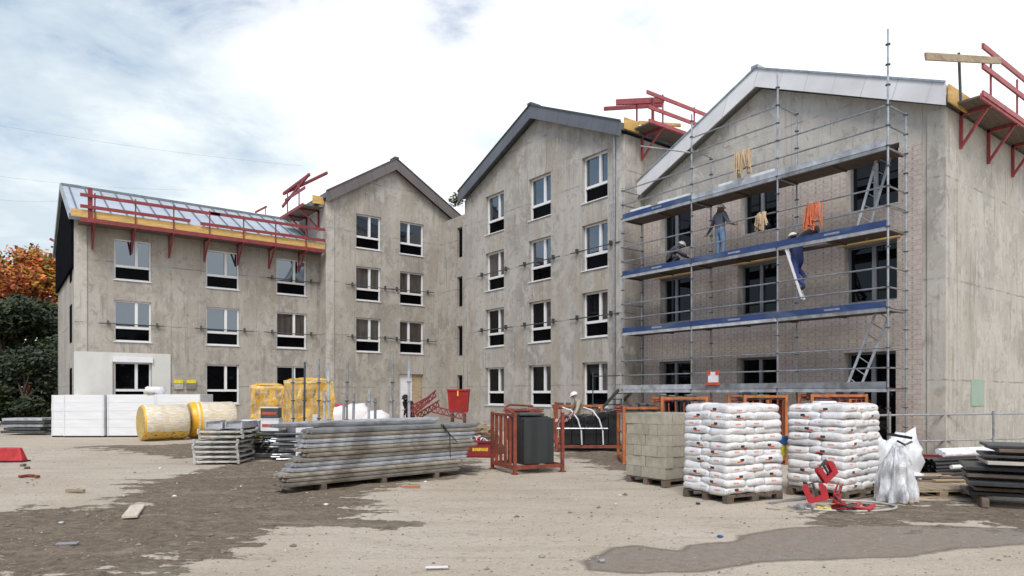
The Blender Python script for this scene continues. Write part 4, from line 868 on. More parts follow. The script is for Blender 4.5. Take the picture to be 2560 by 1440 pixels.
b = L(); b.tube([(0, -.12, .68), (1.5, -.12, .68)], .025, 8); o_ = b.build('steel_tube', M_galv); o_.location = G @ Vector((0, 0, 0)); o_.rotation_euler = (0, 0, rz); tag(o_, 'horizontal galvanised tube across the wide rusty stillage', 'tube')
def clutter(G, rz, w_, d, z, n, m, name, label, cat, grp, s=.1):
    for k in range(n):
        rbox(name, label, cat, G @ Vector((random.uniform(.1, w_-.1), random.uniform(.05, d-.1), z+random.uniform(0, .02))), (random.uniform(.6, 1.3)*s, random.uniform(.8, 1.6)*s, random.uniform(.6, 1.3)*s), random.uniform(0, 3), m, grp, .006)
spec = [(1560, 1160, 0, .95, .9, 1.40, 'orange steel frame behind the concrete blocks'), (1655, 1165, 0, 1.05, 1.0, 1.64, 'orange stillage behind the left sack stack'), (1862, 1162, 4, 1.02, 1.0, 1.68, 'orange stillage seen between the two sack stacks'), (2030, 1160, -6, 1.25, 1.0, 1.70, 'orange stillage behind the right sack stack'), (1392, 1112, 2, 1.5, .9, 1.34, 'orange frame behind the wide rusty stillage'), (1270, 1100, 3, 1.2, .9, 1.15, 'rust frame standing behind the barred stillage'), (2120, 1150, 5, .5, .6, 1.62, 'narrow orange frame right of the second sack stack')]
for (px_, py_, ya, w_, d_, h_, lb) in spec:
    t, G, rz = stillage(lb, px_, py_, ya, w_, d_, h_, M_rust if lb[0] == 'r' else M_orange)
    b = L()
    for k in range(7): xk = w_*(k+.5)/7+random.uniform(-.04, .04); b.beam((xk, .02, .2), (xk+random.uniform(-.05, .05), .02, h_-random.choice((.03, .15, .3))), .03, .03)
    for k in range(6): yk = random.uniform(.05, d_); b.tube([(random.uniform(-.15, .1), yk, h_-random.uniform(.0, .16)), (w_+random.uniform(-.1, .2), random.uniform(.05, d_), h_-random.uniform(0, .12))], random.choice((.02, .03)), 6)
    b.build('infill_bars', M_rust, t)
    for k in range(5): rbox('coupler_box', 'dark couplers, %s from left, on the %s' % (('first', 'second', 'third', 'fourth', 'last')[k], lb), 'couplers', G @ Vector((w_*(k+.5)/5, .4+random.uniform(-.2, .2), h_-.12)), (.17, .4, random.uniform(.08, .2)), rz+random.uniform(-.2, .2), M_dsteel, 'dark couplers heaped on the orange stillages', .02)
o_ = gp(1955, 1160); b = MB(); b.beam(o_, o_+Vector((.1, .1, 1.55)), .16, .12); b.beam(o_+Vector((.03, .02, .0)), o_+Vector((.1, .1, .35)), .12, .1); tag(b.build('steel_beam', M_rust), 'rust brown beam standing between the two sack stacks', 'beam')
rbox('bucket', 'blue tub wedged between the two sack stacks', 'bucket', ond(1957, 1112, 11.9), (.14, .14, .16), 0, simple('blue_plastic', (.02, .12, .35), .4)); rbox('bucket', 'yellow tub below the blue one between the sack stacks', 'bucket', ond(1955, 1142, 11.9), (.12, .12, .24), 0, simple('yellow_plastic', (.65, .55, .03), .4))

# ================================================================= BIG STEEL PLANK STACK
def plank_mesh(ln=3.8, w_=.31, h=.070):
    b = L(); t_ = .008
    b.box((0, -w_/2, h-t_), (ln, w_/2, h)); 
    for s_ in (-1, 1):
        y = s_*w_/2; b.box((0, min(y, y-s_*.012), 0), (ln, max(y, y-s_*.012), h-t_)); b.box((0, min(y, y-s_*.05), 0), (ln, max(y, y-s_*.05), .01))
        b.box((0, min(y, y+s_*.008), h*.40), (ln, max(y, y+s_*.008), h*.58))
    b.box((-.03, -w_/2+.01, .005), (.012, w_/2-.01, h-.01)); b.box((ln-.012, -w_/2+.01, .005), (ln+.03, w_/2-.01, h-.01))
    for s_ in (-.3, .3): b.box((-.09, s_*w_-.02, .02), (-.03, s_*w_+.02, .06)); b.box((ln+.03, s_*w_-.02, .02), (ln+.09, s_*w_+.02, .06))
    return b
M_pb = simple('beige_grey_plank', (.46, .42, .36), .55, .2, .3, 4, (.20, .16, .12), rnd=.5)
pk = [plank_mesh().build('steel_plank', M_galvl, bevel=.003), plank_mesh().build('steel_plank', M_pb, bevel=.003)]; pu = set()
o = gp(716, 1236); rz = cyaw(44); G = gmat(o, rz)
for k in range(3): rbox('timber_bearer', 'timber bearer under the long steel plank stack, %s' % ('left end', 'middle', 'right end')[k], 'timber', G @ Vector((.7+1.25*k, .65, 0)), (.09, 1.35, .11), rz, M_woodd, 'timber bearers under the plank stack', .005)
cols_ = [1, 1, 0, 0, 0, 1, 0, 1, 0, 0, 1, 0]
for l in range(12):
    shift = (0 if l < 3 else .16 if l < 6 else .42) + random.uniform(-.05, .05)
    for j in range(3):
        k = cols_[l] if random.random() > .2 else 1-cols_[l]; src = pk[k]; s_ = src if k not in pu else src.copy()
        if k in pu: C.objects.link(s_)
        pu.add(k)
        s_.location = G @ Vector((shift+.30*j+random.uniform(-.04, .07), .17+.335*j+random.uniform(-.012, .012)*(1 if j else 1.4), .112+.081*l)); s_.rotation_euler = (0, 0, rz+R(random.uniform(-.35, .35))); s_.scale = (1-.06*j, 1, 1)
        tag(s_, '%s steel plank, %s layer, %s row, in the long central stack' % ('galvanised' if k == 0 else 'dirty beige', LAY[l], ('front', 'second', 'third', 'rear')[j]), 'steel plank', 'steel planks in the long stack')
for k in range(4):
    s_ = pk[0].copy(); C.objects.link(s_); s_.location = G @ Vector((.25+.25*k, 1.0+.1*k, 1.08+.02*(k % 2))); s_.rotation_euler = (0, 0, rz+R(3*k-4)); tag(s_, 'loose steel plank lying skewed on the long stack, %s from the front' % LAY[k].replace('lowest', 'first'), 'steel plank', 'steel planks in the long stack')
b = L(); b.tube([(3.35, .0, 1.09), (3.5, -.04, .85), (3.52, -.03, .4)], .010, 5); b.tube([(3.3, .0, 1.09), (3.42, -.04, .95), (3.7, -.04, .70)], .010, 5); o_ = b.build('strap', M_black); o_.location = G.translation; o_.rotation_euler = (0, 0, rz); tag(o_, 'thin black strap hanging down the long plank stack', 'strap')
# plastic of loose tubes behind its left end
mtube = [L().tube([(0, 0, 0), (3.0, 0, 0)], .024, 8).build('steel_tube', M_galv, bevel=0), L().tube([(0, 0, 0), (2.0, 0, 0)], .024, 8).build('steel_tube', M_dsteel)]
tu = set()
def put_tube(k, loc, rot, label, grp):
    s_ = mtube[k] if k not in tu else mtube[k].copy()
    if k in tu: C.objects.link(s_)
    tu.add(k); s_.location = loc; s_.rotation_euler = rot; return tag(s_, label, 'steel tube', grp)
t, G2, rz2 = stillage('dark stillage full of steel tubes left of the long plank stack', 600, 1152, 4, 1.7, 1.1, .72, M_dsteel)
for k in range(46):
    put_tube(random.randint(0, 1) if k > 1 else k, G2 @ Vector((random.uniform(.0, .1) if k % 3 else random.uniform(-.1, .0), .08+.94*random.random(), .20+.55*(k/46))), (0, R(random.uniform(-1, 1)), rz2+R(random.uniform(-2, 2))), 'steel tube in the dark stillage left of the plank stack', 'tubes in the dark stillage') if k % 2 else \
    put_tube(1, G2 @ Vector((random.uniform(.02, 1.65), -.15+random.random()*.2, .20+.55*(k/46))), (0, R(random.uniform(-1, 1)), rz2+R(90+random.uniform(-3, 3))), 'steel tube in the dark stillage left of the plank stack', 'tubes in the dark stillage')
for o_ in [x for x in C.objects if x.get('group') == 'tubes in the dark stillage']: o_.scale = (.42, 1, 1) if abs(math.cos(o_.rotation_euler.z-rz2)) > .7 else (.5, 1, 1)
for k in range(26):
    o_ = put_tube(k % 2, G2 @ Vector((.75+random.uniform(0, .3), -.25+random.random()*.5, .05+.66*k/26)), (0, R(random.uniform(-2, 2)), rz2+R(random.uniform(-7, 7))), 'short steel tube in the heap between dark stillage and plank stack', 'short tubes beside the plank stack'); o_.scale = (.42, 1.3, 1.3)
# aluminium frame stack far left of it
def alu_frame():
    b = L(); w_, d = 1.02, 1.1; b.beam((0, 0, .05), (w_, 0, .05), .06, .045); b.beam((0, d, .05), (w_, d, .05), .06, .045); b.beam((0, 0, .05), (0, d, .05), .06, .04); b.beam((w_, 0, .05), (w_, d, .05), .06, .04); [b.box((x-.03, y-.03, 0), (x+.03, y+.03, .115)) for x in (0, w_) for y in (0, d)]; b.box((.05, .05, .035), (w_-.05, d-.05, .05))
    for k in range(1, 4): b.beam((w_*k/4, 0, .04), (w_*k/4, d, .04), .04, .05)
    return b.build('aluminium_frame', simple('aluminium', (.70, .70, .68), .35, .5, .12, 5, (.4, .38, .34), rnd=.2), bevel=.004)
af = alu_frame(); o = gp(484, 1163); rz = cyaw(2); G = gmat(o, rz)
for k in range(7):
    s_ = af if k == 0 else af.copy()
    if k: C.objects.link(s_)
    s_.location = G @ Vector((random.uniform(-.02, .05)+(.05 if k > 4 else 0), random.uniform(-.02, .02)+(.15 if k > 4 else 0), .03+.118*k)); s_.rotation_euler = (0, 0, rz+R(random.uniform(-1.5, 1.5)))
    tag(s_, 'pale aluminium frame, %s up in the flat stack right of the yellow rolls' % LAY[k], 'frame', 'flat stacked aluminium frames')
for k, (xx, w_, lb) in enumerate(((.06, .42, 'silver channel block on the aluminium frames, left one'), (.54, .42, 'silver channel block on the aluminium frames, right one'))):
    q = L(); q.box((0, 0, 0), (w_, 1.2, .04)); q.box((0, 0, .04), (.04, 1.2, .16)); q.box((w_-.04, 0, .04), (w_, 1.2, .16)); q.box((.05, .02, .041), (w_-.05, 1.1, .10)); o_ = q.build('channel_block', M_galvl); o_.location = G @ Vector((xx+.08, .3, .86)); o_.rotation_euler = (0, 0, rz); tag(o_, lb, 'metal channel', 'silver channels on the frames')
# crates on top of the tubes
def crate(label, p, w_, d, h, rz, m, band):
    t = thing('crate', label, 'crate', p, rz, 'crates behind the tube stillage'); b = L(); b.box((0, 0, 0), (w_, d, h)); b.build('box', m, t, bevel=.01); b = L(); b.box((.04, -.006, h*.35), (w_-.04, -.001, h*.62)); b.build('printed_band', band, t); b = L(); b.box((-.01, -.01, h), (w_+.01, d, h+.03)); b.build('lid', M_film, t); return t
M_pr = simple('red_print', (.45, .08, .04), .6, 0, .4, 20)
p = G2 @ Vector((.45, .2, .74)); crate('white crate with red print on the tube stillage', p, .46, .4, .30, rz2, M_film, M_pr); crate('dark crate with red print standing on the white crate', p+Vector((0, 0, .335)), .44, .38, .26, rz2, M_dsteel, M_pr)
crate('low silver crate left of the printed crates on the tube stillage', G2 @ Vector((-.1, .3, .74)), .5, .4, .26, rz2, M_galvl, M_dsteel)

# ================================================================= WHITE INSULATION PACKS AND ROLLS
for k, (px_, py_, w_, d_, lb) in enumerate(((128, 1092, .55, 1.2, 'narrow white wrapped insulation pack at the left end of the row'), (160, 1099, 1.58, 1.2, 'large white wrapped insulation pack second in the row, nearest the camera'), (270, 1096, 1.9, 1.2, 'white wrapped insulation pack behind the first yellow roll'), (402, 1093, 1.75, 1.2, 'white wrapped insulation pack at the right end of the row'))):
    o = gp(128, 1093)+RT*((0, .56, 2.20, 4.12)[k])-FW*((0, .14, .02, .05)[k]); t = thing('insulation_pack', lb, 'insulation pack', o, cyaw(1), 'white insulation packs'); h_ = 1.60+.01*k
    n = 5
    for j in range(n):
        b = L(); e = .008*random.random(); b.box((e, e, .06+j*h_/n+.0), (w_-e, d_, .06+(j+1)*h_/n-.003)); b.build('insulation_board', M_eps, t, bevel=.008)
    b = L(); b.box((0, .05, 0), (w_, .15, .05)); b.box((0, d_-.15, 0), (w_, d_-.05, .05)); b.build('skid', M_black, t)
    for xx in (.03, w_-.07):
        b = L(); b.box((xx, -.012, .05), (xx+.035, -.002, h_+.05)); b.build('film_edge', M_film, t)
pk3 = gp(128, 1093)+RT*3.95+FW*.25; pk3.z = 1.66
blob('plastic_bundle', 'small white printed bundle lying on top of the white insulation row', 'plastic bundle', pk3, (.75, .5, .34), M_film, 31, 0, None, .3)
pk4 = gp(128, 1093)+RT*3.7+FW*.2; pk4.z = 1.66
blob('yellow_bundle', 'small yellow scrap beside the white bundle on the insulation row', 'bundle', pk4, (.3, .3, .16), M_yfilm, 32, 0, None, .3)
def roll(label, p, ya, r, ln, caps, bands):
    t = thing('insulation_roll', label, 'insulation roll', p, cyaw(ya), 'yellow and white insulation rolls'); b = L(); n = 32
    prof = [(0, r*.93), (.06, r), (ln*.33, r*1.0), (ln*.66, r*.985), (ln-.06, r), (ln, r*.93)]
    for (x, rr) in prof:
        for j in range(n): a = 2*math.pi*j/n; fl = 1-.03*max(0, -math.cos(a)*0+(-math.sin(a)))**3; b.v.append(Vector((x, rr*math.cos(a), r+rr*math.sin(a)*fl)))
    for k in range(len(prof)-1):
        for j in range(n): b.f.append((k*n+j, k*n+(j+1) % n, (k+1)*n+(j+1) % n, (k+1)*n+j)); b.mi.append(0)
    m, g, bs = mat('roll_film'); O = g.new('ShaderNodeTexCoord').outputs['Object']; x, y, z = g.sep(O)
    ang = g.math('ARCTAN2', g.math('SUBTRACT', z, r), y); base = g.mix(g.ramp(g.noise(O, 4, 5), [(.3, 0), (.7, 1)]), (.62, .60, .54), (.76, .75, .71))
    printed = g.math('GREATER_THAN', g.noise(g.comb(g.math('MULTIPLY', x, 3), g.math('MULTIPLY', ang, 14), 0), 1.2, 3), .50)
    low = g.ramp(z, [(r*.28, 1), (r*.42, 0)]) if False else g.math('LESS_THAN', z, r*.52)
    c = g.mix(g.math('MULTIPLY', printed, .7), base, (.62, .46, .18)); c = g.mix(g.math('MULTIPLY', low, .85), c, (.66, .42, .03))
    for (b0, b1) in bands: c = g.mix(g.math('MULTIPLY', g.math('GREATER_THAN', x, b0), g.math('LESS_THAN', x, b1)), c, (.80, .44, .02))
    txt = g.math('MULTIPLY', low, g.math('GREATER_THAN', g.noise(g.vmul(O, (9, 2, 16)), 1, 2), .60)); c = g.mix(txt, c, (.20, .13, .03))
    g.put(bs.inputs['Base Color'], c); bs.inputs['Roughness'].default_value = .3; g.put(bs.inputs['Normal'], g.bump(g.noise(O, 9, 4), .5, .03))
    b.build('wrapping', m, t, smooth=True)
    for x, s_ in ((0, -1), (ln, 1)):
        e = L(); e.tube([(x, 0, r), (x+s_*.02, 0, r)], r*.925, n, r*.9); e.build('end_face', simple('mineral_wool', (.52, .38, .13), .9, 0, .3, 9, (.3, .26, .2)), t)
    return t
roll('fat white and yellow wrapped roll with its wool end facing left', gp(352, 1103), 42, .66, 1.5, 1, [(0, .05)])
roll('second wrapped roll behind, with yellow band at its left end', gp(472, 1096), 38, .70, 1.62, 1, [(0, .20), (.27, .36)])
# ================================================================= YELLOW WRAPPED PALLETS
def ypack(label, px, py, ya, w_, d, h):
    o = gp(px, py); t = thing('wrapped_pallet', label, 'wrapped pallet', o, cyaw(ya), 'yellow film wrapped brick pallets')
    b = L(); nn = 14
    def bp(u, v, k): 
        x, y, z = u*w_, v*d, .14+(h-.14)*k; q = Vector((x, y, z)); nz = mn.noise(q*2.3+Vector((px, 0, 0))); n2 = mn.noise(q*6+Vector((0, px, 0)))
        return Vector((x+(u-.5)*.14*nz+.02*n2, y+(v-.5)*.14*nz+.02*n2, z+.02*nz*k))
    for i in range(nn):
        for k in range(nn):
            a, a2, c0, c1 = i/nn, (i+1)/nn, k/nn, (k+1)/nn
            b.quad(bp(a, 0, c0), bp(a2, 0, c0), bp(a2, 0, c1), bp(a, 0, c1)); b.quad(bp(a, 1, c0), bp(a2, 1, c0), bp(a2, 1, c1), bp(a, 1, c1)); b.quad(bp(0, a, c0), bp(0, a2, c0), bp(0, a2, c1), bp(0, a, c1)); b.quad(bp(1, a, c0), bp(1, a2, c0), bp(1, a2, c1), bp(1, a, c1)); b.quad(bp(a, c0, 1), bp(a2, c0, 1), bp(a2, c1, 1), bp(a, c1, 1))
    m, g, bs = mat('yellow_wrap'); O = g.new('ShaderNodeTexCoord').outputs['Object']; x, y, z = g.sep(O)
    cell = g.new('ShaderNodeTexBrick'); g.put(cell.inputs['Vector'], g.comb(g.math('ADD', x, y), z, 0)); cell.inputs['Scale'].default_value = 1; cell.inputs['Brick Width'].default_value = .33; cell.inputs['Row Height'].default_value = .48; cell.inputs['Mortar Size'].default_value = .085; cell.offset = .0
    cell.inputs['Color1'].default_value = (.30, .21, .12, 1); cell.inputs['Color2'].default_value = (.42, .30, .17, 1); cell.inputs['Mortar'].default_value = (.66, .38, .05, 1); cell.inputs['Mortar Smooth'].default_value = 0
    wp = g.noise(O, 2.2, 4)
    c = g.mix(g.ramp(wp, [(.50, 0), (.60, .7)]), cell.outputs['Color'], (.80, .47, .05)); c = g.mix(g.ramp(g.noise(O, 6, 4), [(.48, 0), (.62, .7)]), c, (.60, .52, .40)); c = g.mix(g.math('GREATER_THAN', z, h-.09), c, (.82, .62, .28))
    g.put(bs.inputs['Base Color'], c); bs.inputs['Roughness'].default_value = .3; g.put(bs.inputs['Normal'], g.bump(g.noise(g.vmul(O, (1, 1, .4)), 9, 5), .8, .05))
    b.build('wrapped_load', m, t)
    b = L(); n = 10
    for i in range(n):
        for j in range(n):
            def hz(i, j): u, v = 2*i/n-1, 2*j/n-1; return h+.002+.11*(1-u**4)*(1-v**4)*(.7+.3*mn.noise(Vector((i*.6, j*.6, px))))
            b.quad(*[(w_*a/n, d*c_/n, hz(a, c_)) for a, c_ in ((i, j), (i+1, j), (i+1, j+1), (i, j+1))])
    b.build('film_hood', M_yfilm, t, smooth=True)
    b = L()
    for k in range(3): b.box((0, (d-.1)*k/2, 0), (w_, (d-.1)*k/2+.1, .13))
    b.build('pallet_base', M_woodd, t); 
    b = L(); b.box((w_*.4, -.012, h*.40), (w_*.4+.16, -.004, h*.40+.24)); b.build('document_pouch', M_film, t)
    return t
ypack('large yellow film wrapped brick pallet, the taller one', 745, 1128, 38, 1.1, 1.25, 2.12); ypack('smaller yellow film wrapped brick pallet behind the left of the taller one', 628, 1118, 22, 1.0, 1.2, 1.98)
# ================================================================= UPRIGHT POSTS
posts_ = [(732, 915, 19, 'g'), (762, 905, 19.5, 'd'), (797, 898, 19, 'g'), (820, 908, 18.2, 'w'), (869, 905, 18.2, 'g'), (885, 985, 17.2, 'w'), (923, 975, 17.2, 'w'), (938, 995, 17, 'w'), (982, 900, 18.6, 'g'), (1022, 900, 17.6, 'w'), (977, 990, 17.4, 'w'), (860, 1005, 17, 'w'), (811, 990, 17.5, 'w')]
pls = ['leftmost grey post before the tall yellow pallet', 'dark hooked post before the tall yellow pallet', 'grey tilted post at the right edge of the yellow pallet', 'tall whitish post just left of the white bags', 'tall grey post rising from the white bags', 'short white post in front of the white bags, left one', 'short white post in front of the white bags, middle one', 'short white post in front of the white bags, right one', 'tall grey post left of the white door', 'tall whitish post before the white door', 'stubby white post below the tall grey one by the door', 'stubby white post left of the short white posts', 'stubby white post below the tall whitish one']
for (px_, py_, d_, kd), lb in zip(posts_, pls):
    top = ond(px_, py_, d_); lean = Vector((random.uniform(-.06, .06), random.uniform(-.04, .04), 0)); t = thing('scaffold_post', lb, 'post', (top.x+lean.x, top.y+lean.y, 0), 0, 'upright posts behind the plank stack')
    b = MB(); m = {'g': M_galv, 'd': M_dsteel, 'w': M_galvl}[kd]; r_ = .03 if kd != 'w' else .036
    b.tube([(top.x+lean.x, top.y+lean.y, .01), top], r_, 8); b.cur = 1
    for z in (.5, 1.0, 1.5, 2.0):
        if z < top.z-.1: c = Vector((top.x+lean.x*(1-z/top.z), top.y+lean.y*(1-z/top.z), z)); b.tube([c, c+Vector((0, 0, .03))], .062, 8)
    b.tube([(top.x+lean.x, top.y+lean.y, .0), (top.x+lean.x, top.y+lean.y, .02)], .08, 8); b.build('tube', [m, M_dsteel if kd != 'w' else M_galv], t)
# ================================================================= WHITE BAGS HEAP
M_rl0 = simple('dull_red_case', (.22, .045, .05), .6, .1, .3, 6)
M_bb = simple('white_woven_bag', (.72, .71, .71), .6, 0, .08, 3, (.55, .40, .40), bumps=.5)
for k, (px_, w_, h_, lb) in enumerate(((842, 1.0, 1.22, 'white big bag with faint red print at the left of the heap'), (893, 1.1, 1.34, 'white big bag in the middle of the heap, tallest'), (940, 1.0, 1.12, 'low slumped white big bag at the right of the heap'))):
    p = ond(px_, HZ, 25); p.z = 0; blob('big_bag', lb, 'bag', p, (w_, .9, h_), M_bb, k+3, cyaw(0), 'white big bags behind the plank stack')
p = ond(848, HZ, 25.6); p.z = 1.15; rbox('red_tarp', 'crumpled red sheet on the left white big bag', 'tarp', p, (.8, .4, .18), cyaw(8), simple('red_sheet', (.42, .02, .04), .6), None, .05)
for k, (px_, d_, sz, m, lb) in enumerate(((742, 18.4, (.45, .4, .92), M_galvl, 'grey metal case before the tall yellow pallet'), (775, 17.4, (.6, .4, .95), M_film, 'low white box behind the plank stack below the dark post'), (800, 17.8, (.4, .4, 1.0), M_rust, 'rust brown box beside the low white box behind the planks'), (905, 17.6, (.7, .4, .98), M_galvl, 'pale metal case below the short white posts'), (1000, 18.4, (.8, .4, 1.0), M_dsteel, 'dark flat load below the white door behind the planks'), (1060, 19.0, (.5, .4, .98), M_film, 'small white box behind the right part of the plank stack'), (1120, 19.5, (.9, .5, .80), M_rl0, 'dark red case under the red skip'))):
    p = ond(px_, HZ, d_); p.z = 0; rbox('metal_case', lb, 'case', p, sz, cyaw(random.uniform(-15, 15)), m, 'cases behind the plank stack', .02)
# ================================================================= RED SKIP
o = ond(1118, HZ, 25.5); o.z = 0; t = thing('tipping_skip', 'bright red tipping skip raised on legs by the recessed corner', 'skip', o, cyaw(0))
b = L(); b.hexa([(.06, .1, 1.0), (.74, .1, 1.0), (.74, .8, 1.0), (.06, .8, 1.0), (0, 0, 1.87), (.80, 0, 1.87), (.80, .95, 1.87), (0, .95, 1.87)]); m_sk = simple('skip_red', (.34, .016, .014), .55, 0, .3, 3, (.16, .04, .03)); b.build('hopper', m_sk, t, bevel=.01)
b = L(); b.beam((0, -.01, 1.85), (.8, -.01, 1.85), .04, .06); b.beam((0, 0, 1.85), (0, .95, 1.85), .04, .06); b.beam((.8, 0, 1.85), (.8, .95, 1.85), .04, .06); b.build('rim', m_sk, t)
for xx in (.15, .62): b = L(); b.beam((xx, .15, 0), (xx, .15, .96), .08, .08); b.beam((xx, .75, 0), (xx, .75, .96), .08, .08); b.build('leg', M_dsteel, t)
b = L(); b.box((.38, -.03, 1.62), (.42, -.008, 1.82)); b.build('latch', M_y2, t)
# ================================================================= RED LATTICE BEAMS HEAP
def lattice(label, p, q, m, d=.22):
    b = MB(); p, q = Vector(p), Vector(q); n = 6; u = Vector((0, 0, d)); b.beam(p, q, .05, .05); b.beam(p+u, q+u, .05, .05)
    for k in range(n): a, c = p.lerp(q, k/n), p.lerp(q, (k+.5)/n)+u; b.beam(a, c, .03, .03); b.beam(c, p.lerp(q, (k+1)/n), .03, .03)
    return tag(b.build('lattice_beam', m), label, 'beam', 'red lattice beams in a heap')
M_rl = simple('dull_red_steel', (.22, .045, .05), .6, .1, .3, 6)
for k, (a, b_, lb) in enumerate((((1030, 1040), (1090, 990), 'dull red lattice beam leaning highest in the heap by the white door'), ((1040, 1052), (1098, 1015), 'dull red lattice beam leaning lower right in the heap'), ((1018, 1035), (1075, 1005), 'dull red lattice beam at the left of the leaning heap'), ((1080, 1030), (1166, 1050), 'dark red beam sloping down towards the red skip'))):
    lattice(lb, ond(*a, 26-.4*k), ond(*b_, 26.6-.5*k), M_rl)
# ================================================================= RED BIN + RUBBLE
o = gp(1162, 1144); t = thing('steel_trough', 'low dark red steel trough right of the plank stack', 'trough', o, cyaw(2)); b = L(); w_, d_, h_ = .85, .8, .42
b.box((0, 0, .02), (w_, .03, h_)); b.box((0, d_-.03, .02), (w_, d_, h_)); b.box((0, .03, .02), (.03, d_-.03, h_)); b.box((w_-.03, .03, .02), (w_, d_-.03, h_)); b.box((.03, .03, .02), (w_-.03, d_-.03, .06)); b.beam((0, -.01, h_), (w_, -.01, h_), .05, .05); m_tr = simple('trough_red', (.20, .015, .02), .5, 0, .25, 3, (.10, .02, .02)); b.build('tub', m_tr, t)
b = L(); b.box((.2, -.012, .17), (.62, -.002, .26)); b.build('yellow_lettering_band', simple('yellow_print', (.55, .33, .03), .5, 0, .5, 25), t)
for k in range(60):
    p = ond(random.uniform(1172, 1236), HZ, random.uniform(18.8, 20.5)); p.z = random.uniform(.35, .85)*(1-abs((k % 10)/10-.5)*.4)
    rbox('wood_offcut', 'brown wood offcut in the heap behind the low red trough', 'offcut', p, (random.uniform(.2, .6), random.uniform(.04, .09), random.uniform(.02, .08)), random.uniform(0, 3), M_wood if k % 3 else M_woodd, 'wood offcuts behind the trough', .0, random.uniform(-.6, .6))
b = MB(); p = ond(1203, HZ, 19.7); b.tube([(p.x, p.y, .0), (p.x, p.y, .45), (p.x+.05, p.y, .75)], .75, 12, .35); tag(b.build('earth_mound', simple('rubble_earth', (.22, .15, .09), .95, 0, .4, 9, bumps=.8), smooth=True), 'brown rubble mound behind the low red trough', 'mound')
for k in range(12):
    p = gp(random.uniform(1172, 1214), 1140); p.z = .43+random.uniform(0, .12); b = L(); b.tube([(0, 0, 0), (.1, .03, .03), (.16, 0, -.02)], .02, 6); o_ = b.build('plastic_clip', M_film if k % 3 else M_tr); o_.location = p; o_.rotation_euler = (random.random(), random.random(), random.random()*6); tag(o_, 'small white plastic part lying on the low red trough' if k % 3 else 'small red plastic part lying on the low red trough', 'plastic part', 'plastic parts on the trough')
# ================================================================= RIGHT SIDE
def barrier():
    a, b_ = ond(2165, HZ, 16.5), ond(2600, HZ, 18.3); t = thing('site_barrier', 'galvanised tube railing before the right wall', 'railing', (a.x, a.y, 0)); m = M_galv
    for h_ in (1.18, .52): q = MB(); q.tube([(a.x, a.y, h_), (b_.x, b_.y, h_)], .026, 8); q.build('rail', m, t)
    for px_ in (2215, 2470): k = (px_-2165)/(2600-2165); p = a.lerp(b_, k); q = MB(); q.tube([(p.x, p.y-.04, 0), (p.x, p.y-.04, 1.26)], .032, 8); q.box((p.x-.1, p.y-.14, 0), (p.x+.1, p.y+.06, .02)); q.build('post', m, t)
barrier()
for k, (a, b_, w_, z, lb) in enumerate((((2282, 1152), (2480, 1160), .14, .1, 'dull red beam on the ground nearest the plastic heap'), ((2280, 1140), (2420, 1126), .10, .22, 'long thin red beam sloping up behind the plastic heap'), ((2420, 1122), (2590, 1118), .10, .3, 'red beam lying under the right railing'), ((2300, 1216), (2450, 1222), .12, .06, 'dull red beam lying on the low timber pallet'))):
    p, q = gp(*a), gp(*b_); p.z = q.z = z; b = MB(); b.beam(p, q, .10, w_); b.beam(p-Vector((0, 0, w_/2)), q-Vector((0, 0, w_/2)), .16, .015); b.beam(p+Vector((0, 0, w_/2)), q+Vector((0, 0, w_/2)), .16, .015); tag(b.build('steel_beam', M_rl), lb, 'beam', 'dull red beams on the right')
# pipe bundle
o = gp(2345, 1206); dr = (RT*.93+FW*.37).normalized(); sd2 = Vector((-dr.y, dr.x, 0)); pp = L().tube([(0, 0, 0), (3.2, 0, 0)], .036, 10, caps=False).tube([(0, 0, 0), (3.2, 0, 0)], .031, 10, caps=False); ppo = pp.build('pipe', simple('black_pipe', (.018, .018, .02), .3, 0, .2)); k = 0; yawp = math.atan2(dr.y, dr.x)
M_wp = simple('white_pipe', (.72, .72, .73), .3)
ppw = L().tube([(0, 0, 0), (3.2, 0, 0)], .05, 10).build('pipe', M_wp)
fp = True
for l in range(5):
    for j in range(7-l if l else 6):
        s_ = ppo if fp else ppo.copy()
        if not fp: C.objects.link(s_)
        fp = False
        s_.location = o+sd2*(.075*j+.037*l)+Vector((0, 0, .14+.066*l))+dr*random.uniform(-.06, .06); s_.rotation_euler = (0, 0, yawp); tag(s_, 'black pipe, %s row up, %s from the front, in the bundle before the right railing' % (LAY[l], ('first', 'second', 'third', 'fourth', 'fifth', 'sixth')[j]), 'pipe', 'black pipes in the bundle')
for j in range(3):
    s_ = ppw if j == 0 else ppw.copy()
    if j: C.objects.link(s_)
    s_.location = o+sd2*(.10+.14*j)+Vector((0, 0, .52+.02*j))+dr*(.30+.1*j); s_.rotation_euler = (0, 0, yawp); tag(s_, 'white pipe lying over the black pipe bundle, %s' % ('nearest', 'middle', 'farthest')[j], 'pipe', 'white pipes over the bundle')
s_ = ppw.copy(); C.objects.link(s_); s_.location = o-sd2*.12+Vector((0, 0, .30))+dr*.2; s_.rotation_euler = (0, 0, yawp-.05); s_.scale = (1, .8, .8); tag(s_, 'white pipe lying at the front of the black pipe bundle', 'pipe')
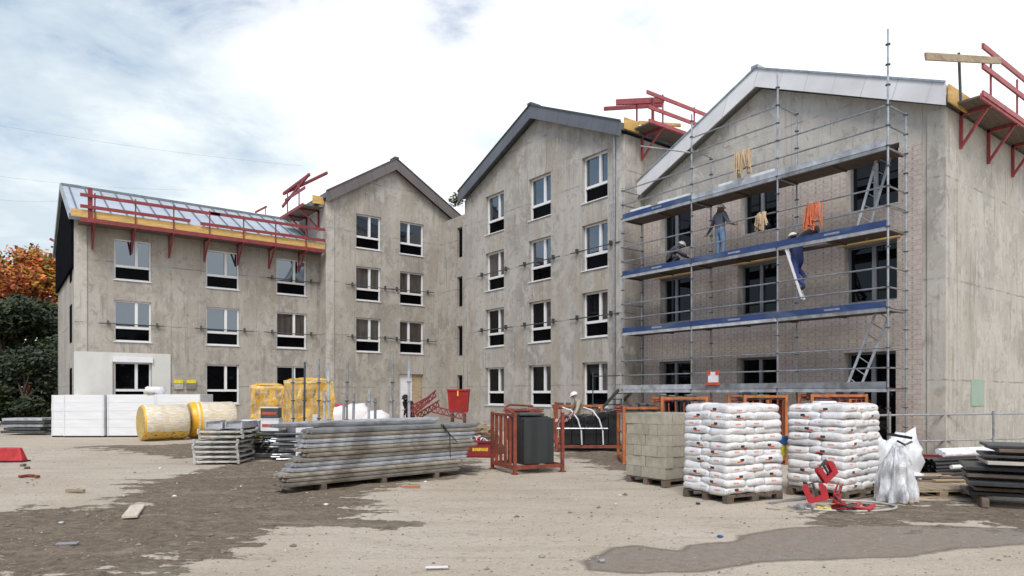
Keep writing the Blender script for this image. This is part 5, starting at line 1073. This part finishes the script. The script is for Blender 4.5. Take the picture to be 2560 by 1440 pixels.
# timber / panel stack at right edge
o = gp(2405, 1268); rz = cyaw(-27); G = gmat(o, rz); z = .16
rbox('timber_bearer', 'timber bearer under the dark panel stack, left one', 'timber', G @ Vector((.3, .7, 0)), (.1, 1.3, .15), rz, M_woodd, 'timber bearers under the panel stack'); rbox('timber_bearer', 'timber bearer under the dark panel stack, right one', 'timber', G @ Vector((1.6, .7, 0)), (.1, 1.3, .15), rz, M_woodd, 'timber bearers under the panel stack')
k = 0
M_pan = [simple('panel_a', (.055, .06, .065), .45, .2, .3, 3, (.15, .12, .1), rnd=.3), M_woodd, simple('panel_c', (.50, .46, .40), .6, 0, .15, 3, (.3, .25, .2))]
while z < .92:
    th = random.uniform(.035, .07); m = M_pan[2] if k in (5, 11) else M_pan[k % 2]; sft = random.uniform(-.1, .22)+(.25 if z > .55 else 0)
    rbox('panel', ['dark','weathered brown','pale'][2 if k in (5, 11) else k % 2]+' flat panel, %s up in the uneven stack at the right edge' % (LAY+['thirteenth','fourteenth','fifteenth','sixteenth'])[k], 'panel', G @ Vector((1.30+sft, .6+random.uniform(-.06, .1), z)), (2.4, .95+random.uniform(-.1, .15), th-.006), rz+R(random.uniform(-3, 3)), m, 'flat panels in the right edge stack', .004); z += th+random.choice((0, .02, .045)); k += 1
pallet(gp(2262, 1246), cyaw(4), 1.35, 1.1, 'pale low timber pallet right of the plastic heap', M_wood); pallet(gp(2350, 1240), cyaw(-3), 1.3, 1.1, 'low timber pallet before the dark panel stack', M_wood)
for k in range(9): 
    p = gp(random.uniform(2270, 2400), random.uniform(1205, 1232)); p.z = .16+.02*(k % 3); rbox('plank', 'loose plank on the low timber pallets at the right', 'plank', p, (random.uniform(.5, 1.1), .10, .03), cyaw(random.uniform(-12, 12)), M_wood if k % 2 else M_woodd, 'loose planks on the low pallets', .003)
p = gp(2278, 1256); rbox('timber_offcut', 'short pale timber offcut on the ground below the low pallet', 'offcut', p, (.5, .07, .06), cyaw(60), M_wood)
# plastic heap: draped film over crate
def drape():
    o = gp(2240, 1252); b = L(); nu, nv = 60, 18
    for j in range(nv+1):
        f = j/nv; z = .82*(1-f)
        for i in range(nu):
            a = 2*math.pi*i/nu; r_ = (.07+.14*min(1, f*3.5)+.11*f)*(1+.16*math.sin(a*9+f*2)*(.25+f)+.30*mn.noise(Vector((math.cos(a)*2, math.sin(a)*2, f*3)))+.10*mn.noise(Vector((math.cos(a)*7, math.sin(a)*7, f*2))))
            b.v.append(Vector((r_*math.cos(a)*1.1, r_*math.sin(a)*.8, max(.012, z+.12*mn.noise(Vector((math.cos(a)*3, math.sin(a)*3, 5)))*(1-f)))))
    for j in range(nv):
        for i in range(nu): b.f.append((j*nu+i, j*nu+(i+1) % nu, (j+1)*nu+(i+1) % nu, (j+1)*nu+i)); b.mi.append(0)
    b.f.append(tuple(range(nu))); b.mi.append(0)
    m, g, bs = mat('clear_film'); O = g.new('ShaderNodeTexCoord').outputs['Object']; c = g.mix(g.ramp(g.noise(g.vmul(O, (1, 1, .35)), 10, 5, .6), [(.35, 0), (.65, 1)]), (.36, .37, .38), (.78, .80, .84)); g.put(bs.inputs['Base Color'], c); bs.inputs['Roughness'].default_value = .18; g.put(bs.inputs['Normal'], g.bump(g.noise(g.vmul(O, (1, 1, .3)), 14, 5), .9, .04)); bs.inputs['Alpha'].default_value = .88
    o_ = b.build('plastic_sheet', m, smooth=False); o_.location = o; tag(o_, 'crumpled translucent plastic sheet slumped against the right sack stack', 'plastic sheet')
    return m
mf = drape()
for k, (px_, py_, d_, s_, lb) in enumerate(((2262, 1128, 12.6, (.55, .5, .55), 'white plastic bundle with black stripe behind the slumped sheet'), (2205, 1135, 12.2, (.5, .4, .6), 'white plastic bundle touching the right sack stack'), (2268, 1200, 12.4, (.6, .4, .35), 'low white plastic scrap right of the slumped sheet'))):
    p = ond(px_, py_, d_); base = max(0, p.z-s_[2]/2); blob('plastic_bundle', lb, 'plastic bundle', (p.x, p.y, 0), (s_[0], s_[1], p.z+s_[2]/2), M_film, k+9, 0, 'white plastic bundles by the sacks', .45)
b = MB(); b.beam(ond(2218, 1085, 12.3), ond(2280, 1095, 12.2), .04, .05); b.tube([ond(2243, 1102, 12.0), ond(2262, 1112, 12.0), ond(2280, 1104, 12.0)], .02, 6); tag(b.build('black_strap', M_black), 'black strap across the white plastic bundles', 'strap')
b = MB(); b.tube([gp(2185, 1240)+Vector((0, 0, .06)), ond(2190, 1215, 11.0), ond(2207, 1192, 11.0)], .016, 6); tag(b.build('yellow_strap', M_y2), 'yellow strap at the foot of the slumped plastic sheet', 'strap')
# ================================================================= RED CLAMPS
def clamp(label, px, py, z, rot, s=1.0):
    s *= .78
    p = gp(px, py); p.z = z; t = thing('formwork_clamp', label, 'clamp', p, 0, 'red formwork clamps in a heap'); t.rotation_euler = rot
    b = L(); prof = [(0, 0), (.34, 0), (.36, .22), (.30, .30), (.25, .28), (.24, .10), (.10, .09), (.08, .30), (.02, .34), (-.02, .30)]
    for yy in (-.035, .03): b.prism([(x*s, yy, z_*s) for x, z_ in prof], (0, .012, 0))
    b.box((.02*s, -.023, .0), (.32*s, .029, .03*s)); b.build('jaw', M_clamp, t)
    b = L(); b.tube([(.17*s, 0, .05*s), (.17*s, 0, .34*s)], .018, 8); b.beam((.07*s, 0, .32*s), (.27*s, 0, .34*s), .03, .02); b.build('screw', M_dsteel, t)
M_clamp = simple('clamp_red', (.44, .03, .04), .45, 0, .25, 5, (.25, .06, .05))
for a in (('upright red clamp at the top of the heap before the right sacks', 2062, 1262, .32, (0, R(-35), cyaw(20)), 1.1), ('red clamp leaning at the left of the heap', 2022, 1268, .05, (0, R(-18), cyaw(-20)), 1.1), ('red clamp lying at the right of the heap', 2110, 1272, .05, (R(-60), R(30), cyaw(30)), 1.1), ('red clamp fallen furthest right in the heap', 2128, 1278, .03, (R(-80), 0, cyaw(-50)), 1.0), ('red clamp lying flat in the middle of the heap', 2075, 1278, .05, (R(75), 0, cyaw(10)), 1.1), ('red clamp tipped backwards behind the heap', 2090, 1262, .18, (R(20), R(55), cyaw(70)), 1.0)): clamp(*a)
for k in range(3): p = gp(2035+22*k, 1279); b = L(); b.tube([(0, 0, 0), (.09, .02, .02), (.14, -.02, 0)], .018, 6); o_ = b.build('yellow_clip', M_y2); o_.location = p+Vector((0, 0, .03)); o_.rotation_euler = (0, 0, k*.9); tag(o_, 'small yellow clip on the ground under the red clamps', 'clip', 'yellow clips under the clamps')
c = gp(2100, 1268); b = MB(); b.tube([c+RT*(.80*math.cos(a))+FW*(.52*math.sin(a))+Vector((0, 0, .03)) for a in [R(-175+12*k) for k in range(24)]], .018, 6); tag(b.build('hose', simple('grey_hose', (.42, .41, .38), .5)), 'pale grey hose curved on the ground round the red clamps', 'hose')
c = gp(1985, 1278); b = MB(); 
for k in range(2): b.tube([c+RT*(.06+.17*k)+Vector((0, 0, .05)), c+RT*(.14+.17*k)+FW*.05+Vector((0, 0, .05))], .05, 10)
b.tube([c+Vector((0, 0, .06)), c+RT*.35+FW*.28+Vector((0, 0, .06))], .022, 6); tag(b.build('pipe_coupling', M_galv), 'grey pipe fitting on the ground left of the red clamps', 'pipe fitting')
# ================================================================= LEFT EDGE, DEBRIS
o = gp(20, 1088); G = gmat(o, cyaw(0))
for k in range(5): rbox('panel', 'flat panel, %s up in the low stack at the left edge below the trees' % LAY[k], 'panel', G @ Vector((.6+random.uniform(-.1, .1), .5, .08+.13*k)), (1.7+random.uniform(-.2, .2), 1.0, .10), cyaw(random.uniform(-3, 3)), M_galvl if k in (4, 2) else M_dsteel, 'dark panels stacked at the left edge', .01)
o = gp(5, 1156); t = thing('plastic_barrier', 'red plastic barrier piece cut by the left edge', 'barrier', o, cyaw(0)); b = L(); b.hexa([(-.2, 0, 0), (.5, 0, 0), (.5, .25, 0), (-.2, .25, 0), (-.15, .08, .36), (.38, .08, .36), (.38, .18, .36), (-.15, .18, .36)]); b.build('body', simple('barrier_red', (.42, .025, .03), .6, 0, .3, 5), t, bevel=.03); b = L(); b.box((-.25, -.02, 0), (.53, .27, .04)); b.build('foot', M_black, t)
def plank(label, px, py, ln, w_, h, ya, m=M_wood): rbox('plank', label, 'plank', gp(px, py)+Vector((0, 0, .02)), (ln, w_, h), cyaw(ya), m, None, .004)
plank('pale board lying on the damp brown ground at lower left', 335, 1284, 1.0, .19, .035, 113, simple('pale_board', (.58, .50, .40), .7, 0, .15, 4, stretch=(1, 6, 6))); plank('short dark edged board lying on the sand at left', 188, 1233, .33, .07, .05, -6); plank('thin board scrap at the bottom left of the damp ground', 170, 1365, .22, .09, .02, 12, M_galvl); plank('small board scrap lying below the steel plank stack', 1030, 1221, .3, .04, .03, 4, M_orange)
plank('pale chip at the bottom edge of the sand', 1092, 1424, .22, .05, .012, 5, M_film)
for k, (px_, py_) in enumerate(((60, 1193), (75, 1192), (92, 1194), (68, 1172), (58, 1165))): rbox('brick_fragment', 'reddish brick fragment on the sand near the left edge', 'rubble', gp(px_, py_), (random.uniform(.06, .2), .08, .05), random.random()*3, M_rust if k < 3 else M_woodd, 'brick fragments near the left edge', .01)
for (px_, py_, m, lb) in ((1800, 1345, simple('blue_scrap', (.03, .08, .25), .5), 'tiny blue scrap on the sand above the wet patch'), (1504, 1406, M_galvl, 'small white scrap in the left lobe of the wet patch'), (815, 1264, M_film, 'small white scrap on the damp ground below the planks'), (400, 1172, M_film, 'small white scrap left of the aluminium frames'), (153, 1310, M_galvl, 'round grey lump on the damp ground at left'), (1745, 1262, M_black, 'small black lump left of the left sack pallet foot')):
    blob('scrap', lb, 'scrap', gp(px_, py_), (.07, .06, .035), m, px_ % 7)
# film trailing under left sacks
b = MB(); b.beam(gp(1925, 1262)+Vector((0, 0, .02)), gp(2035, 1243)+Vector((0, 0, .02)), .07, .03); tag(b.build('plank', M_galvl), 'pale batten on the ground between the sack stacks', 'plank')
# stones : loose gravel, uncountable
rs = random.Random(5); b = MB()
for k in range(4200):
    if rs.random() < .62:
        q = damp_polys[0]; x = rs.uniform(min(p[0] for p in q), max(p[0] for p in q)); y = rs.uniform(min(p[1] for p in q), max(p[1] for p in q))
        if poly_sd((x, y), q) < -.1: continue
    else:
        p = ond(rs.uniform(-50, 2600), HZ, rs.uniform(5.8, 22)); x, y = p.x, p.y
    if poly_sd((x, y), wet_polys[0]) > 0 and rs.random() < .8: continue
    s_ = rs.uniform(.006, .024)*(2.2 if rs.random() < .07 else 1); z = gfn(x, y)[0]; a = rs.random()*6
    b.cur = 0 if rs.random() < .72 else (1 if rs.random() < .93 else 2)
    top = [Vector((x+s_*rs.uniform(.5, 1.3)*math.cos(a+t_*1.257), y+s_*rs.uniform(.5, 1.3)*math.sin(a+t_*1.257), z+s_*.15)) for t_ in range(5)]; i = len(b.v); b.v += top+[Vector((x, y, z+s_*rs.uniform(.5, .9)))]
    for t_ in range(5): b.f.append((i+t_, i+(t_+1) % 5, i+5)); b.mi.append(b.cur)
tag(b.build('gravel', [simple('clod', (.19, .15, .11), .95, 0, .4, 3), M_pave, M_film]), 'loose stones and clods scattered over the sandy ground', 'gravel', kind='stuff')
# ================================================================= TREES
def tree(label, loc, h, cr, m, n, seed, leaf=.16, crz=None, name='tree', trunk_h=None, group='trees beyond the left building', shape=1.0):
    rs = random.Random(seed); t = thing(name, label, 'tree', loc, 0, group); th = trunk_h or h*.35
    b = L(); b.tube([(0, 0, 0), (.1, .05, th*.6), (0, .1, h*.75)], h*.022, 8, .03)
    blobs = []
    for k in range(15):
        a = rs.random()*6.28; zz = rs.uniform(th*.75, h*.92); rr = cr*(1-abs((zz-th)/(h-th)-.45)*.9)*rs.uniform(.3, .85); c = Vector((rr*math.cos(a), rr*math.sin(a), zz)); blobs.append((c, cr*rs.uniform(.28, .5)))
        b.tube([(0, 0, zz*.55), c*.5+Vector((0, 0, zz*.4)), c], .07, 5, .015)
    blobs.append((Vector((0, 0, h-cr*.4)), cr*.45)); b.build('trunk', M_bark, t)
    b = L()
    for k in range(n):
        c, r_ = rs.choice(blobs); d = Vector((rs.gauss(0, 1), rs.gauss(0, 1), rs.gauss(0, 1))).normalized(); p = c+Vector((d.x, d.y, d.z*.8))*r_*(rs.random()**.4)*(1+.35*mn.noise(d*3+c))
        if p.z < .2: continue
        u = Vector((rs.gauss(0, 1), rs.gauss(0, 1), rs.gauss(0, .6))).normalized(); v = u.orthogonal().normalized(); s_ = leaf*rs.uniform(.5, 1.2)
        b.quad(p-u*s_, p-v*s_*.6, p+u*s_, p+v*s_*.6)
    b.build('crown', m, t); return t
def tp(px, d): p = ond(px, HZ, d); p.z = 0; return p
tree('autumn tree with orange and yellow leaves beyond the left gable', tp(70, 44), 11.6, 3.8, M_autumn, 15000, 1, .17, shape=1)
tree('autumn tree with orange crown at the far left edge', tp(-60, 43), 10.6, 3.4, M_autumn, 9000, 12, .17)
tree('dark evergreen in the shade below the autumn crown', tp(95, 39.5), 7.4, 2.3, M_dark, 12000, 2, .15, trunk_h=1.0); tree('dark evergreen nearest the left frame edge', tp(15, 38), 7.0, 2.5, M_dark, 12000, 3, .15, trunk_h=1.0); tree('dark low bush between the wrapped packs and the evergreens', tp(60, 36), 4.4, 2.2, M_dark, 9000, 4, .13, trunk_h=.3)
tree('dark bush squeezed against the left gable wall', tp(128, 38), 5.0, 1.6, M_dark, 6000, 6, .13, trunk_h=.3)
tree('slim dark conifer top seen between the two gables', tp(1140, 62), 20.0, 1.6, M_green_l, 5000, 5, .16, trunk_h=8)
# far wood behind and left of the camera, seen only in the window panes
rs = random.Random(9); b = MB()
line = [(-34, 60), (-36, 30), (-38, 5), (-30, -20), (-12, -34), (12, -36), (30, -32)]
for k in range(9000):
    i = rs.randrange(len(line)-1); f = rs.random(); x = line[i][0]+(line[i+1][0]-line[i][0])*f+rs.gauss(0, 1.6); y = line[i][1]+(line[i+1][1]-line[i][1])*f+rs.gauss(0, 1.6)
    hmax = 8.0+2.6*mn.noise(Vector((x*.16, y*.16, 0))); z = rs.random()**.8*hmax; u = Vector((rs.gauss(0, 1), rs.gauss(0, 1), rs.gauss(0, 1))).normalized(); v = u.orthogonal().normalized(); s_ = rs.uniform(.5, .95); p = Vector((x, y, z)); b.quad(p-u*s_, p-v*s_*.7, p+u*s_, p+v*s_*.7)
tag(b.build('far_wood', M_dark), 'dark wood edge beyond the site behind the viewer', 'wood', kind='stuff')
# power lines faint in the sky
for k, (a, b_) in enumerate((((-80, 300), (760, 415)), ((-80, 487), (165, 500)), ((-80, 430), (470, 475)))):
    p, q = ond(*a, 60), ond(*b_, 70); b = MB(); b.tube([p+(q-p)*f-Vector((0, 0, 1.2*4*f*(1-f)*.3)) for f in [j/12 for j in range(13)]], .006, 4); tag(b.build('power_line', M_dsteel), ['highest thin overhead cable in the sky above the left roof', 'lowest thin overhead cable left of the dark gable', 'middle thin overhead cable left of the metal roof'][k], 'cable', 'overhead cables')
